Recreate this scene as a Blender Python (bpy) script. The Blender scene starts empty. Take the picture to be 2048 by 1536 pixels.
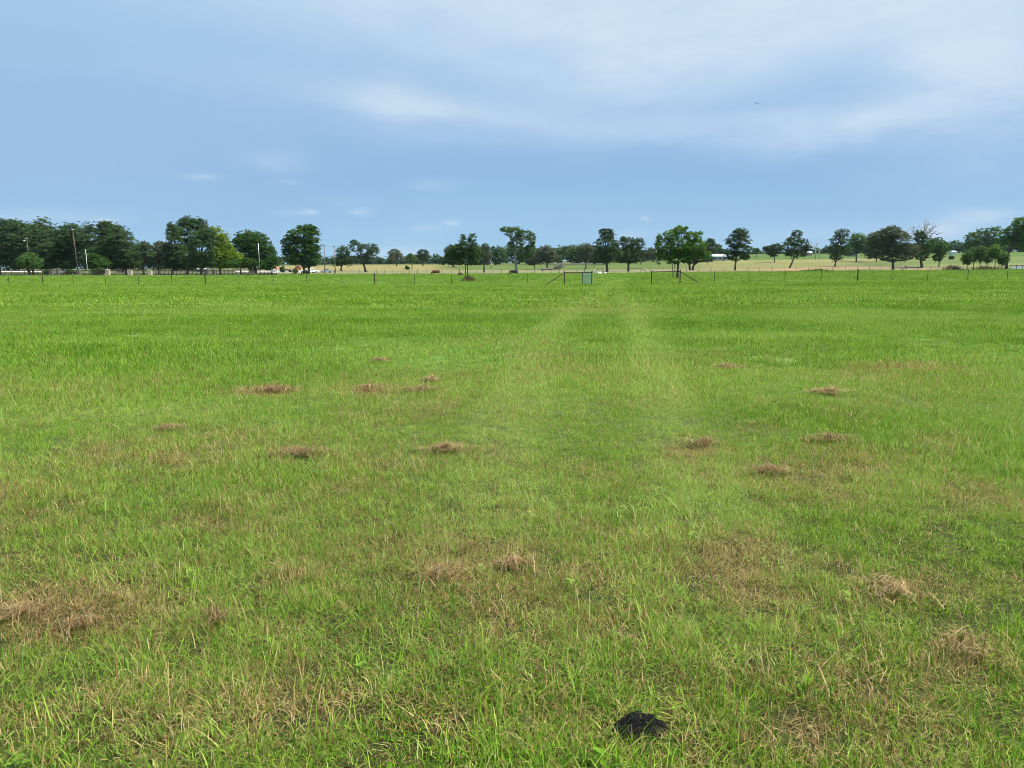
import bpy, math, random
import numpy as np
from mathutils import Vector
C = bpy.context.scene
R = math.radians
rng = np.random.default_rng(7)
random.seed(7)

# ------------------------------------------------------------------ camera
F, CX, CY, HC = 1538.0, 1024.0, 768.0, 1.6
PITCH = math.atan((CY - 535.0) / F)
cp, sp = math.cos(PITCH), math.sin(PITCH)
cam = bpy.data.cameras.new('camera')
cam.sensor_fit = 'HORIZONTAL'; cam.sensor_width = 36.0; cam.lens = 36.0 * F / 2048.0
cam.clip_start = 0.05; cam.clip_end = 9000
camo = bpy.data.objects.new('camera', cam); C.collection.objects.link(camo)
camo.location = (0, 0, HC); camo.rotation_euler = (math.pi / 2 - PITCH, 0, 0)
C.camera = camo

def ray(px, py):
    a, b = (px - CX) / F, (CY - py) / F
    return np.array([a, cp + b * sp, -sp + b * cp])
def at(px, py, Y):
    d = ray(px, py); t = Y / d[1]
    return np.array([d[0] * t, Y, HC + d[2] * t])
def project(X, Y, Z):
    dz = Z - HC
    dep = Y * cp - dz * sp
    dep = np.maximum(dep, 0.05)
    return CX + F * X / dep, CY - F * (Y * sp + dz * cp) / dep

# ------------------------------------------------------------------ light
SUN_EL, SUN_AZ = R(62), R(100)          # azimuth measured from +Y towards +X (right)
w = bpy.data.worlds.new('World'); C.world = w; w.use_nodes = True
nt = w.node_tree; nt.nodes.clear()
def mnode(nt, op, a, b=None, c=None, clamp=False):
    n = nt.nodes.new('ShaderNodeMath'); n.operation = op; n.use_clamp = clamp
    for i, v in enumerate((a, b, c)):
        if v is None: continue
        if isinstance(v, (int, float)): n.inputs[i].default_value = v
        else: nt.links.new(v, n.inputs[i])
    return n.outputs[0]
def mixc(nt, f, a, b, mode='MIX'):
    n = nt.nodes.new('ShaderNodeMix'); n.data_type = 'RGBA'; n.blend_type = mode
    for s, v in ((n.inputs[0], f), (n.inputs[6], a), (n.inputs[7], b)):
        if isinstance(v, (int, float)): s.default_value = v
        elif isinstance(v, tuple): s.default_value = (*v, 1)
        else: nt.links.new(v, s)
    return n.outputs[2]
def ramp(nt, fac, stops, interp='LINEAR'):
    n = nt.nodes.new('ShaderNodeValToRGB'); n.color_ramp.interpolation = interp
    e = n.color_ramp.elements
    while len(e) < len(stops): e.new(0.5)
    for el, (p, c) in zip(e, stops):
        el.position = p; el.color = (*c, 1)
    nt.links.new(fac, n.inputs[0]); return n.outputs[0]
def lin(r, g, b):
    f = lambda v: ((v / 255 + 0.055) / 1.055) ** 2.4 if v > 10 else v / 255 / 12.92
    return (f(r), f(g), f(b))
EXPOSURE = 0.66
SKYG = 1.0
def build_sky():
    tc = nt.nodes.new('ShaderNodeTexCoord')
    sep = nt.nodes.new('ShaderNodeSeparateXYZ'); nt.links.new(tc.outputs['Generated'], sep.inputs[0])
    X, Y, Z = sep.outputs
    sky = nt.nodes.new('ShaderNodeTexSky'); sky.sky_type = 'NISHITA'; sky.sun_disc = False
    sky.sun_elevation = SUN_EL; sky.sun_rotation = SUN_AZ
    sky.air_density = 1.0; sky.dust_density = 0.6; sky.ozone_density = 2.0
    el = mnode(nt, 'ARCSINE', Z); az = mnode(nt, 'ARCTAN2', X, Y)
    # noise field that bends the cloud edges (drawn out sideways like real stratus)
    mp = nt.nodes.new('ShaderNodeMapping'); mp.inputs['Scale'].default_value = (1.0, 1.0, 3.2)
    nt.links.new(tc.outputs['Generated'], mp.inputs[0])
    def noise(scale, detail, rough=0.55, off=0.0):
        m2 = nt.nodes.new('ShaderNodeVectorMath'); m2.inputs[1].default_value = (off, off * 1.7, -off)
        nt.links.new(mp.outputs[0], m2.inputs[0])
        n = nt.nodes.new('ShaderNodeTexNoise'); n.inputs['Scale'].default_value = scale
        n.inputs['Detail'].default_value = detail; n.inputs['Roughness'].default_value = rough
        nt.links.new(m2.outputs[0], n.inputs['Vector']); return n.outputs[0]
    n1, n2, n3 = noise(2.6, 8, 0.6), noise(3.1, 8, 0.62, off=5.3), noise(9.0, 6, 0.6, off=9.1)
    elw = mnode(nt, 'ADD', el, mnode(nt, 'MULTIPLY', mnode(nt, 'SUBTRACT', n1, 0.5), 0.10))
    azw = mnode(nt, 'ADD', az, mnode(nt, 'MULTIPLY', mnode(nt, 'SUBTRACT', n2, 0.5), 0.20))
    els = mnode(nt, 'ADD', el, mnode(nt, 'MULTIPLY', mnode(nt, 'SUBTRACT', n3, 0.5), 0.03))
    azs = mnode(nt, 'ADD', az, mnode(nt, 'MULTIPLY', mnode(nt, 'SUBTRACT', n3, 0.5), 0.05))
    # air colour by elevation, multiplied on the Nishita sky normalised to its own level
    base = ramp(nt, mnode(nt, 'MULTIPLY', elw, 1 / 0.6), [
        (0.0, lin(160, 204, 236)), (0.08, lin(151, 195, 232)), (0.19, lin(141, 183, 226)),
        (0.31, lin(146, 186, 228)), (0.36, lin(157, 195, 231)), (0.60, lin(166, 203, 234)), (1.0, lin(180, 212, 240))])
    col = base
    def blob(px, py, sx, sy, tilt=0.0, soft=True):
        d = ray(px, py); d = d / np.linalg.norm(d)
        a0, e0 = math.atan2(d[0], d[1]), math.asin(d[2])
        A, E = (azw, elw) if soft else (azs, els)
        da = mnode(nt, 'SUBTRACT', A, a0); de = mnode(nt, 'SUBTRACT', E, e0)
        if tilt: de = mnode(nt, 'ADD', de, mnode(nt, 'MULTIPLY', da, tilt))
        da = mnode(nt, 'MULTIPLY', da, F / sx); de = mnode(nt, 'MULTIPLY', de, F / sy)
        r2 = mnode(nt, 'ADD', mnode(nt, 'MULTIPLY', da, da), mnode(nt, 'MULTIPLY', de, de))
        return mnode(nt, 'EXPONENT', mnode(nt, 'MULTIPLY', r2, -1.0))
    def layer(blobs, colour, gain, nz=None):
        nonlocal col
        s = None
        for b, k in blobs:
            v = mnode(nt, 'MULTIPLY', b, k)
            s = v if s is None else mnode(nt, 'ADD', s, v)
        if nz is not None:
            s = mnode(nt, 'MULTIPLY', s, mnode(nt, 'MULTIPLY_ADD', nz, 2.6, -0.3))
        s = mnode(nt, 'MULTIPLY', s, gain, clamp=True)
        col = mixc(nt, s, col, colour)
    # grey-lavender sheet on the left, white veils on top and right, the bright streak, low puffs
    layer([(blob(120, 200, 520, 120), 0.7), (blob(60, 330, 320, 60), 0.35)], lin(164, 194, 229), 0.7)
    layer([(blob(1650, -20, 680, 130, -0.05), 1.08), (blob(760, 10, 420, 60), 0.5), (blob(1330, 120, 240, 60), 0.3),
           (blob(1990, 180, 150, 110), 0.85), (blob(1620, 258, 230, 34), 0.65), (blob(1180, 246, 300, 34), 0.3),
           (blob(1750, 230, 300, 40), 0.2)],
          lin(210, 228, 245), 0.85, mnode(nt, 'MULTIPLY_ADD', n3, 0.45, mnode(nt, 'MULTIPLY', n2, 0.55)))
    layer([(blob(790, 200, 170, 24, 0.09), 0.7), (blob(880, 225, 330, 50, 0.06), 0.35)], lin(204, 224, 242), 0.8, mnode(nt, 'MULTIPLY_ADD', n3, 0.5, mnode(nt, 'MULTIPLY', n1, 0.5)))
    puffs = [(615, 428, 13, 5, .7), (405, 354, 30, 6, .35), (562, 371, 20, 5, .35), (905, 445, 18, 6, .5), (858, 456, 30, 7, .3),
             (216, 441, 13, 5, .6), (1285, 441, 9, 8, .5), (1968, 430, 48, 14, .5), (1888, 460, 40, 18, .45), (722, 424, 22, 8, .3),
             (800, 503, 60, 10, .5), (690, 402, 60, 10, .1), (580, 432, 30, 7, .25), (1260, 470, 50, 12, .25), (90, 432, 120, 10, .25),
             (560, 320, 50, 22, .2), (870, 365, 50, 12, .15), (1700, 470, 200, 20, .2)]
    layer([(blob(a, b, c, d, 0, False), k) for a, b, c, d, k in puffs], lin(208, 226, 243), 1.0, n3)
    # the physical sky supplies the level overhead and behind; the weather colours it
    lum = nt.nodes.new('ShaderNodeRGBToBW'); nt.links.new(sky.outputs[0], lum.inputs[0])
    skyn = mixc(nt, 1.0, sky.outputs[0], (0.1, 0.1, 0.1), 'MULTIPLY')
    g = 2.0 ** (-EXPOSURE) * SKYG
    weather = mixc(nt, 1.0, col, (g, g, g), 'MULTIPLY')
    up = mnode(nt, 'MULTIPLY', mnode(nt, 'SUBTRACT', el, 0.62), 2.0, clamp=True)
    fac = mnode(nt, 'MULTIPLY_ADD', up, -0.5, 0.94)
    out = mixc(nt, fac, skyn, weather)
    bg = nt.nodes.new('ShaderNodeBackground'); nt.links.new(out, bg.inputs[0]); bg.inputs[1].default_value = 1.0
    wo = nt.nodes.new('ShaderNodeOutputWorld'); nt.links.new(bg.outputs[0], wo.inputs[0])
build_sky()
sl = bpy.data.lights.new('sun', 'SUN'); sl.energy = 4.6; sl.angle = R(0.6); sl.color = (1, 0.955, 0.88)
so = bpy.data.objects.new('sun', sl); C.collection.objects.link(so)
sd = Vector((math.sin(SUN_AZ) * math.cos(SUN_EL), math.cos(SUN_AZ) * math.cos(SUN_EL), math.sin(SUN_EL)))
so.rotation_euler = sd.to_track_quat('Z', 'Y').to_euler()
C.view_settings.view_transform = 'Standard'; C.view_settings.look = 'None'
C.view_settings.exposure = EXPOSURE; C.view_settings.gamma = 1.0
C.render.engine = 'CYCLES'
C.cycles.filter_width = 0.9
C.cycles.max_bounces = 6; C.cycles.diffuse_bounces = 3; C.cycles.transmission_bounces = 4
C.cycles.volume_bounces = 0; C.cycles.transparent_max_bounces = 8

# ------------------------------------------------------------------ helpers
def link(o): C.collection.objects.link(o); return o
def tag(o, label=None, cat=None, group=None, kind=None):
    if label: o['label'] = label
    if cat: o['category'] = cat
    if group: o['group'] = group
    if kind: o['kind'] = kind
    return o
def empty(name, loc, rz=0.0):
    o = bpy.data.objects.new(name, None); o.location = loc; o.rotation_euler = (0, 0, rz); o.empty_display_size = 0.3
    return link(o)
def copy_tree(o, parent=None):
    c = o.copy(); link(c)
    c.parent = parent
    for ch in list(o.children): copy_tree(ch, c)
    return c
class MB:
    def __init__(s): s.v = []; s.f = []; s.n = 0
    def add(s, v, f):
        v = np.asarray(v, float); s.v.append(v); s.f += [tuple(int(i) + s.n for i in q) for q in f]; s.n += len(v); return s
    def box(s, c, d, rz=0.0, taper=1.0):
        x, y, z = d[0] / 2, d[1] / 2, d[2] / 2
        v = np.array([[-x, -y, -z], [x, -y, -z], [x, y, -z], [-x, y, -z], [-x * taper, -y * taper, z], [x * taper, -y * taper, z], [x * taper, y * taper, z], [-x * taper, y * taper, z]])
        if rz:
            c_, s_ = math.cos(rz), math.sin(rz); v = v @ np.array([[c_, s_, 0], [-s_, c_, 0], [0, 0, 1]])
        return s.add(v + np.array(c), [(0, 3, 2, 1), (4, 5, 6, 7), (0, 1, 5, 4), (1, 2, 6, 5), (2, 3, 7, 6), (3, 0, 4, 7)])
    def tube(s, pts, rad, n=6, cap=True):
        pts = np.asarray(pts, float); m = len(pts)
        rad = np.broadcast_to(np.asarray(rad, float), (m,))
        t = np.gradient(pts, axis=0); t /= np.linalg.norm(t, axis=1)[:, None] + 1e-9
        ref = np.array([0, 0, 1.0]) if abs(t[0][2]) < 0.9 else np.array([1.0, 0, 0])
        V = []
        for i in range(m):
            a = np.cross(t[i], ref); a /= np.linalg.norm(a) + 1e-9; b = np.cross(t[i], a)
            for k in range(n):
                an = 2 * math.pi * k / n
                V.append(pts[i] + rad[i] * (math.cos(an) * a + math.sin(an) * b))
        Fc = [(i * n + k, i * n + (k + 1) % n, (i + 1) * n + (k + 1) % n, (i + 1) * n + k) for i in range(m - 1) for k in range(n)]
        if cap: Fc += [tuple(range(n))[::-1], tuple((m - 1) * n + k for k in range(n))]
        return s.add(V, Fc)
    def build(s, name, mat, parent=None, loc=None, smooth=False):
        me = bpy.data.meshes.new(name); me.from_pydata(np.concatenate(s.v).tolist(), [], s.f); me.update()
        if smooth: me.polygons.foreach_set('use_smooth', [True] * len(me.polygons))
        me.materials.append(mat)
        o = link(bpy.data.objects.new(name, me))
        if parent: o.parent = parent
        if loc is not None: o.location = loc
        return o
def quadmesh(name, V, attrs=None, tri=False):
    """V: (n, k, 3) array of n separate polygons of k corners"""
    n, k, _ = V.shape
    me = bpy.data.meshes.new(name)
    me.vertices.add(n * k); me.vertices.foreach_set('co', V.reshape(-1).astype(np.float32))
    me.loops.add(n * k); me.loops.foreach_set('vertex_index', np.arange(n * k, dtype=np.int32))
    me.polygons.add(n); me.polygons.foreach_set('loop_start', (np.arange(n) * k).astype(np.int32))
    me.update(calc_edges=True)
    for an, av in (attrs or {}).items():
        a = me.attributes.new(an, 'FLOAT', 'FACE'); a.data.foreach_set('value', np.asarray(av, np.float32))
    return me
def vnoise(x, y, cell, seed=0):
    r = np.random.default_rng(seed); G = r.random((256, 256))
    x = np.asarray(x) / cell + 1000.3; y = np.asarray(y) / cell + 1000.7
    xi, yi = np.floor(x).astype(int), np.floor(y).astype(int); fx, fy = x - xi, y - yi
    fx, fy = fx * fx * (3 - 2 * fx), fy * fy * (3 - 2 * fy)
    g = lambda a, b: G[a % 256, b % 256]
    return (g(xi, yi) * (1 - fx) + g(xi + 1, yi) * fx) * (1 - fy) + (g(xi, yi + 1) * (1 - fx) + g(xi + 1, yi + 1) * fx) * fy
def fbm(x, y, cell, seed=0, o=4):
    s, a, t = 0, 1.0, 0
    for i in range(o): s = s + a * vnoise(x, y, cell / 2 ** i, seed + i * 13); t += a; a *= 0.55
    return s / t

# ------------------------------------------------------------------ materials
def mat(name):
    m = bpy.data.materials.new(name); m.use_nodes = True; m.node_tree.nodes.clear(); return m, m.node_tree
def out(t, sh):
    o = t.nodes.new('ShaderNodeOutputMaterial'); t.links.new(sh, o.inputs[0])
def bsdf(t, col, rough=0.6, metal=0.0, spec=0.4, normal=None):
    b = t.nodes.new('ShaderNodeBsdfPrincipled')
    if isinstance(col, tuple): b.inputs['Base Color'].default_value = (*col, 1)
    else: t.links.new(col, b.inputs['Base Color'])
    b.inputs['Roughness'].default_value = rough; b.inputs['Metallic'].default_value = metal
    b.inputs['Specular IOR Level'].default_value = spec
    if normal is not None: t.links.new(normal, b.inputs['Normal'])
    return b.outputs[0]
def noise_fac(t, scale, detail=4, rough=0.6, coord='Object', stretch=None):
    tc = t.nodes.new('ShaderNodeTexCoord'); v = tc.outputs[coord]
    if stretch:
        mp = t.nodes.new('ShaderNodeMapping'); mp.inputs['Scale'].default_value = stretch; t.links.new(v, mp.inputs[0]); v = mp.outputs[0]
    n = t.nodes.new('ShaderNodeTexNoise'); n.inputs['Scale'].default_value = scale; n.inputs['Detail'].default_value = detail
    n.inputs['Roughness'].default_value = rough; t.links.new(v, n.inputs['Vector']); return n.outputs[0]
def bump(t, fac, strength=0.4, dist=0.05):
    b = t.nodes.new('ShaderNodeBump'); b.inputs['Strength'].default_value = strength; b.inputs['Distance'].default_value = dist
    t.links.new(fac, b.inputs['Height']); return b.outputs[0]
def solid(name, a, b, scale=3.0, rough=0.6, metal=0.0, stretch=None, bmp=0.0, spec=0.4):
    m, t = mat(name); f = noise_fac(t, scale, stretch=stretch)
    c = ramp(t, f, [(0.32, a), (0.68, b)])
    out(t, bsdf(t, c, rough, metal, spec, bump(t, f, bmp) if bmp else None)); return m
def foliage(name, dark, light, trans=0.35):
    m, t = mat(name)
    at_ = t.nodes.new('ShaderNodeAttribute'); at_.attribute_name = 'tint'
    c = ramp(t, at_.outputs['Fac'], [(0.0, dark), (0.6, tuple((d + l) / 2 for d, l in zip(dark, light))), (1.0, light)])
    s = bsdf(t, c, 0.6, 0, 0.12)
    tr = t.nodes.new('ShaderNodeBsdfTranslucent')
    c2 = mixc(t, 1.0, c, (1.3, 1.25, 0.55), 'MULTIPLY'); t.links.new(c2, tr.inputs[0])
    mx = t.nodes.new('ShaderNodeMixShader'); mx.inputs[0].default_value = trans
    t.links.new(s, mx.inputs[1]); t.links.new(tr.outputs[0], mx.inputs[2]); out(t, mx.outputs[0]); return m
def attr(t, name, typ='GEOMETRY'):
    a = t.nodes.new('ShaderNodeAttribute'); a.attribute_name = name; a.attribute_type = typ; return a.outputs['Fac']
def grass_material():
    m, t = mat('grass_blades')
    b, tint, dry, lite = attr(t, 'b'), attr(t, 'tint'), attr(t, 'dry', 'INSTANCER'), attr(t, 'lite', 'INSTANCER')
    rndi = attr(t, 'rnd', 'INSTANCER')
    tv = mnode(t, 'ADD', mnode(t, 'MULTIPLY', tint, 0.65), mnode(t, 'MULTIPLY', rndi, 0.35))
    green = ramp(t, tv, [(0.0, (0.026, 0.085, 0.006)), (0.32, (0.070, 0.180, 0.010)), (0.62, (0.188, 0.345, 0.020)), (0.85, (0.385, 0.550, 0.075)), (1.0, (0.58, 0.68, 0.20))])
    pale = mixc(t, 0.62, green, (0.38, 0.50, 0.12))
    green = mixc(t, lite, green, pale)
    straw = ramp(t, tv, [(0.0, (0.095, 0.048, 0.018)), (0.5, (0.320, 0.215, 0.085)), (1.0, (0.720, 0.610, 0.290))])
    isd = mnode(t, 'LESS_THAN', b, dry)
    c = mixc(t, isd, green, straw)
    s = bsdf(t, c, 0.45, 0, 0.10)
    tr = t.nodes.new('ShaderNodeBsdfTranslucent'); t.links.new(mixc(t, 1.0, c, (1.15, 1.15, 0.6), 'MULTIPLY'), tr.inputs[0])
    mx = t.nodes.new('ShaderNodeMixShader'); mx.inputs[0].default_value = 0.27
    t.links.new(s, mx.inputs[1]); t.links.new(tr.outputs[0], mx.inputs[2]); out(t, mx.outputs[0]); return m
MAT = {}
MAT['grass'] = grass_material()
MAT['oak'] = foliage('oak_leaves', (0.026, 0.06, 0.022), (0.095, 0.165, 0.052), 0.22)
MAT['live'] = foliage('live_oak_leaves', (0.026, 0.06, 0.024), (0.11, 0.175, 0.062), 0.2)
MAT['deep'] = foliage('deep_leaves', (0.022, 0.066, 0.014), (0.092, 0.195, 0.034), 0.25)
MAT['mid'] = foliage('mid_leaves', (0.044, 0.105, 0.026), (0.15, 0.26, 0.07), 0.3)
MAT['bright'] = foliage('bright_leaves', (0.036, 0.100, 0.016), (0.190, 0.330, 0.060), 0.35)
MAT['yellow'] = foliage('yellow_green_leaves', (0.11, 0.19, 0.014), (0.3, 0.4, 0.03), 0.4)
MAT['grey'] = foliage('greyish_leaves', (0.068, 0.088, 0.049), (0.162, 0.196, 0.108), 0.2)
MAT['far'] = foliage('far_leaves', (0.035, 0.078, 0.041), (0.081, 0.142, 0.068), 0.2)
MAT['weed'] = foliage('dry_weeds', (0.07, 0.055, 0.035), (0.24, 0.185, 0.11), 0.3)
MAT['hay'] = foliage('dead_grass', (0.130, 0.066, 0.028), (0.560, 0.410, 0.205), 0.2)
MAT['bark'] = solid('bark', (0.045, 0.036, 0.028), (0.13, 0.105, 0.085), 6, 0.9, stretch=(1, 1, .25), bmp=.6)
MAT['palebark'] = solid('pale_bark', (0.16, 0.14, 0.12), (0.34, 0.31, 0.27), 5, 0.9, stretch=(1, 1, .25), bmp=.6)
MAT['deadwood'] = solid('bleached_wood', (0.30, 0.27, 0.23), (0.52, 0.48, 0.42), 5, 0.85, stretch=(1, 1, .3))
MAT['post_green'] = solid('green_steel', (0.018, 0.030, 0.020), (0.045, 0.060, 0.040), 9, 0.5, 0.3)
MAT['rust'] = solid('rusty_pipe', (0.042, 0.022, 0.014), (0.100, 0.058, 0.036), 9, 0.75, 0.2)
MAT['dark_pipe'] = solid('dark_pipe', (0.012, 0.010, 0.010), (0.040, 0.030, 0.026), 7, 0.6, 0.3)
MAT['white_paint'] = solid('white_paint', (0.62, 0.64, 0.64), (0.82, 0.83, 0.82), 4, 0.5)
MAT['galv'] = solid('galvanised', (0.40, 0.44, 0.44), (0.62, 0.66, 0.66), 6, 0.4, 0.5)
MAT['gate_green'] = solid('faded_green_gate', (0.20, 0.33, 0.28), (0.34, 0.48, 0.42), 5, 0.5)
MAT['wire'] = solid('wire', (0.07, 0.07, 0.065), (0.13, 0.13, 0.12), 5, 0.8, 0.0)
MAT['stone'] = solid('pale_stone', (0.26, 0.23, 0.18), (0.50, 0.46, 0.38), 5, 0.9, bmp=.8)
MAT['dark_stone'] = solid('dark_stone', (0.07, 0.065, 0.06), (0.17, 0.155, 0.14), 5, 0.9, bmp=.8)
MAT['gravel'] = solid('pale_caliche', (0.48, 0.44, 0.35), (0.66, 0.62, 0.52), 0.9, 0.95)
MAT['polewood'] = solid('weathered_pole', (0.075, 0.052, 0.038), (0.16, 0.12, 0.09), 7, 0.9, stretch=(1, 1, .1))
MAT['greypole'] = solid('grey_pole', (0.14, 0.13, 0.115), (0.25, 0.23, 0.21), 7, 0.9, stretch=(1, 1, .1))
MAT['redroof'] = solid('red_roof', (0.50, 0.16, 0.10), (0.66, 0.26, 0.18), 5, 0.5)
MAT['darkred'] = solid('dark_red', (0.13, 0.030, 0.025), (0.22, 0.06, 0.045), 5, 0.6)
MAT['brick'] = solid('pinkish_brick', (0.40, 0.24, 0.17), (0.56, 0.38, 0.29), 12, 0.9)
MAT['beige'] = solid('beige_siding', (0.42, 0.38, 0.26), (0.55, 0.50, 0.36), 3, 0.8)
MAT['roofdark'] = solid('dark_shingles', (0.05, 0.045, 0.045), (0.11, 0.10, 0.10), 8, 0.9)
MAT['roofwhite'] = solid('white_metal_roof', (0.55, 0.58, 0.62), (0.74, 0.77, 0.80), 2, 0.4)
MAT['bluegrey'] = solid('blue_grey_siding', (0.22, 0.27, 0.32), (0.34, 0.39, 0.44), 3, 0.7)
MAT['glass'] = solid('dark_glass', (0.01, 0.014, 0.018), (0.03, 0.035, 0.04), 2, 0.1)
MAT['rubber'] = solid('rubber', (0.012, 0.012, 0.012), (0.03, 0.03, 0.03), 5, 0.85)
MAT['board'] = solid('weathered_boards', (0.20, 0.17, 0.155), (0.36, 0.32, 0.29), 4, 0.9)
MAT['soil'] = solid('black_crumbly_soil', (0.009, 0.008, 0.008), (0.036, 0.033, 0.031), 90, 1.0, bmp=1.0, spec=0.15)
MAT['bird'] = solid('dark_feathers', (0.02, 0.02, 0.022), (0.05, 0.05, 0.05), 20, 0.8)
MAT['cow_black'] = solid('black_hide', (0.006, 0.006, 0.008), (0.022, 0.020, 0.022), 3, 0.6)
MAT['cow_brown'] = solid('red_brown_hide', (0.11, 0.030, 0.014), (0.20, 0.062, 0.030), 2.5, 0.65)
MAT['cow_white'] = solid('cream_hide', (0.60, 0.54, 0.44), (0.78, 0.74, 0.66), 2.5, 0.7)
def two_tone(name, a, b, scale, lo, hi):
    m, t = mat(name); f = noise_fac(t, scale, 1); out(t, bsdf(t, ramp(t, f, [(lo, a), (hi, b)]), 0.65)); return m
MAT['cow_pied'] = two_tone('red_and_white_hide', (0.70, 0.64, 0.56), (0.15, 0.045, 0.025), 1.5, 0.47, 0.50)

# ------------------------------------------------------------------ terrain
PXC = np.array([-3000, -400, 0, 300, 600, 900, 1200, 1500, 1800, 2100, 2500, 5000.])
ROWS = {   # image height of the ground as seen from eye height, per distance
 92:  [571, 571, 571, 571, 571, 571, 569, 565, 562.5, 561, 561, 561],
 150: [557, 557, 556.5, 556, 556, 556, 555, 552, 549, 547, 547, 547],
 230: [550, 550, 549.5, 549, 548.5, 548, 546.5, 543.5, 541.2, 539.5, 539, 539],
 300: [545.5, 545.5, 545.5, 545, 544, 543.5, 541.5, 540, 536.5, 535.5, 535, 535],
 360: [543, 543, 543, 542, 538.5, 538.5, 538.5, 534, 531, 530, 530, 530],
 430: [541, 541, 541, 540, 533.5, 532, 531, 526, 524, 522, 522, 522],
 540: [540, 540, 540, 538.5, 531, 529.5, 526, 517, 513, 511, 510, 510],
 700: [539, 539, 539, 537, 529.5, 527.5, 523, 508.5, 507, 503, 502, 502],
 1000:[538, 538, 538, 536, 528, 527, 521, 508, 505, 501, 500, 500],
 1600:[537, 537, 537, 536, 530, 529, 524, 515, 512, 510, 510, 510],
 4000:[536, 536, 536, 536, 533, 533, 530, 528, 526, 525, 525, 525]}
YR = np.array([-500, 0, 18, 45] + sorted(ROWS))
ZT = np.zeros((len(YR), len(PXC)))
for i, Y in enumerate(YR):
    if Y in ROWS:
        for j in range(len(PXC)):
            ZT[i, j] = at(CX, ROWS[Y][j], Y)[2]
i92 = list(YR).index(92); ZT[i92 - 1] = ZT[i92] * 0.45
def ground_z(X, Y):
    X = np.asarray(X, float); Y = np.asarray(Y, float)
    px = CX + F * 1.0115 * X / np.maximum(Y, 25.0)
    j = np.clip(np.searchsorted(PXC, px) - 1, 0, len(PXC) - 2)
    fx = np.clip((px - PXC[j]) / (PXC[j + 1] - PXC[j]), 0, 1); fx = fx * fx * (3 - 2 * fx)
    i = np.clip(np.searchsorted(YR, Y) - 1, 0, len(YR) - 2)
    fy = np.clip((Y - YR[i]) / (YR[i + 1] - YR[i]), 0, 1)
    def row(ii): return ZT[ii, j] * (1 - fx) + ZT[ii, j + 1] * fx
    z = row(i) * (1 - fy) + row(i + 1) * fy
    # earth bank of the stock pond
    bx, by = (X - 119.0) / 34.0, (Y - 268.0) / 9.0
    z = z + 1.0 * np.exp(-bx ** 4 - by ** 2)
    return z
def gp(px, Y):
    """ground point under image column px at distance Y"""
    X = (px - CX) / F * Y * 0.9886
    return np.array([X, Y, float(ground_z(X, Y))])
def ground_hit(px, py):
    d = ray(px, py); t = 1.0
    for _ in range(60):
        p = d * t; z = HC + p[2]; g = float(ground_z(p[0], p[1]))
        t = t * (HC - g) / max(HC - z, 1e-3) if True else t
        if abs(z - g) < 1e-4: break
    p = d * t; return np.array([p[0], p[1], float(ground_z(p[0], p[1]))])

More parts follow.
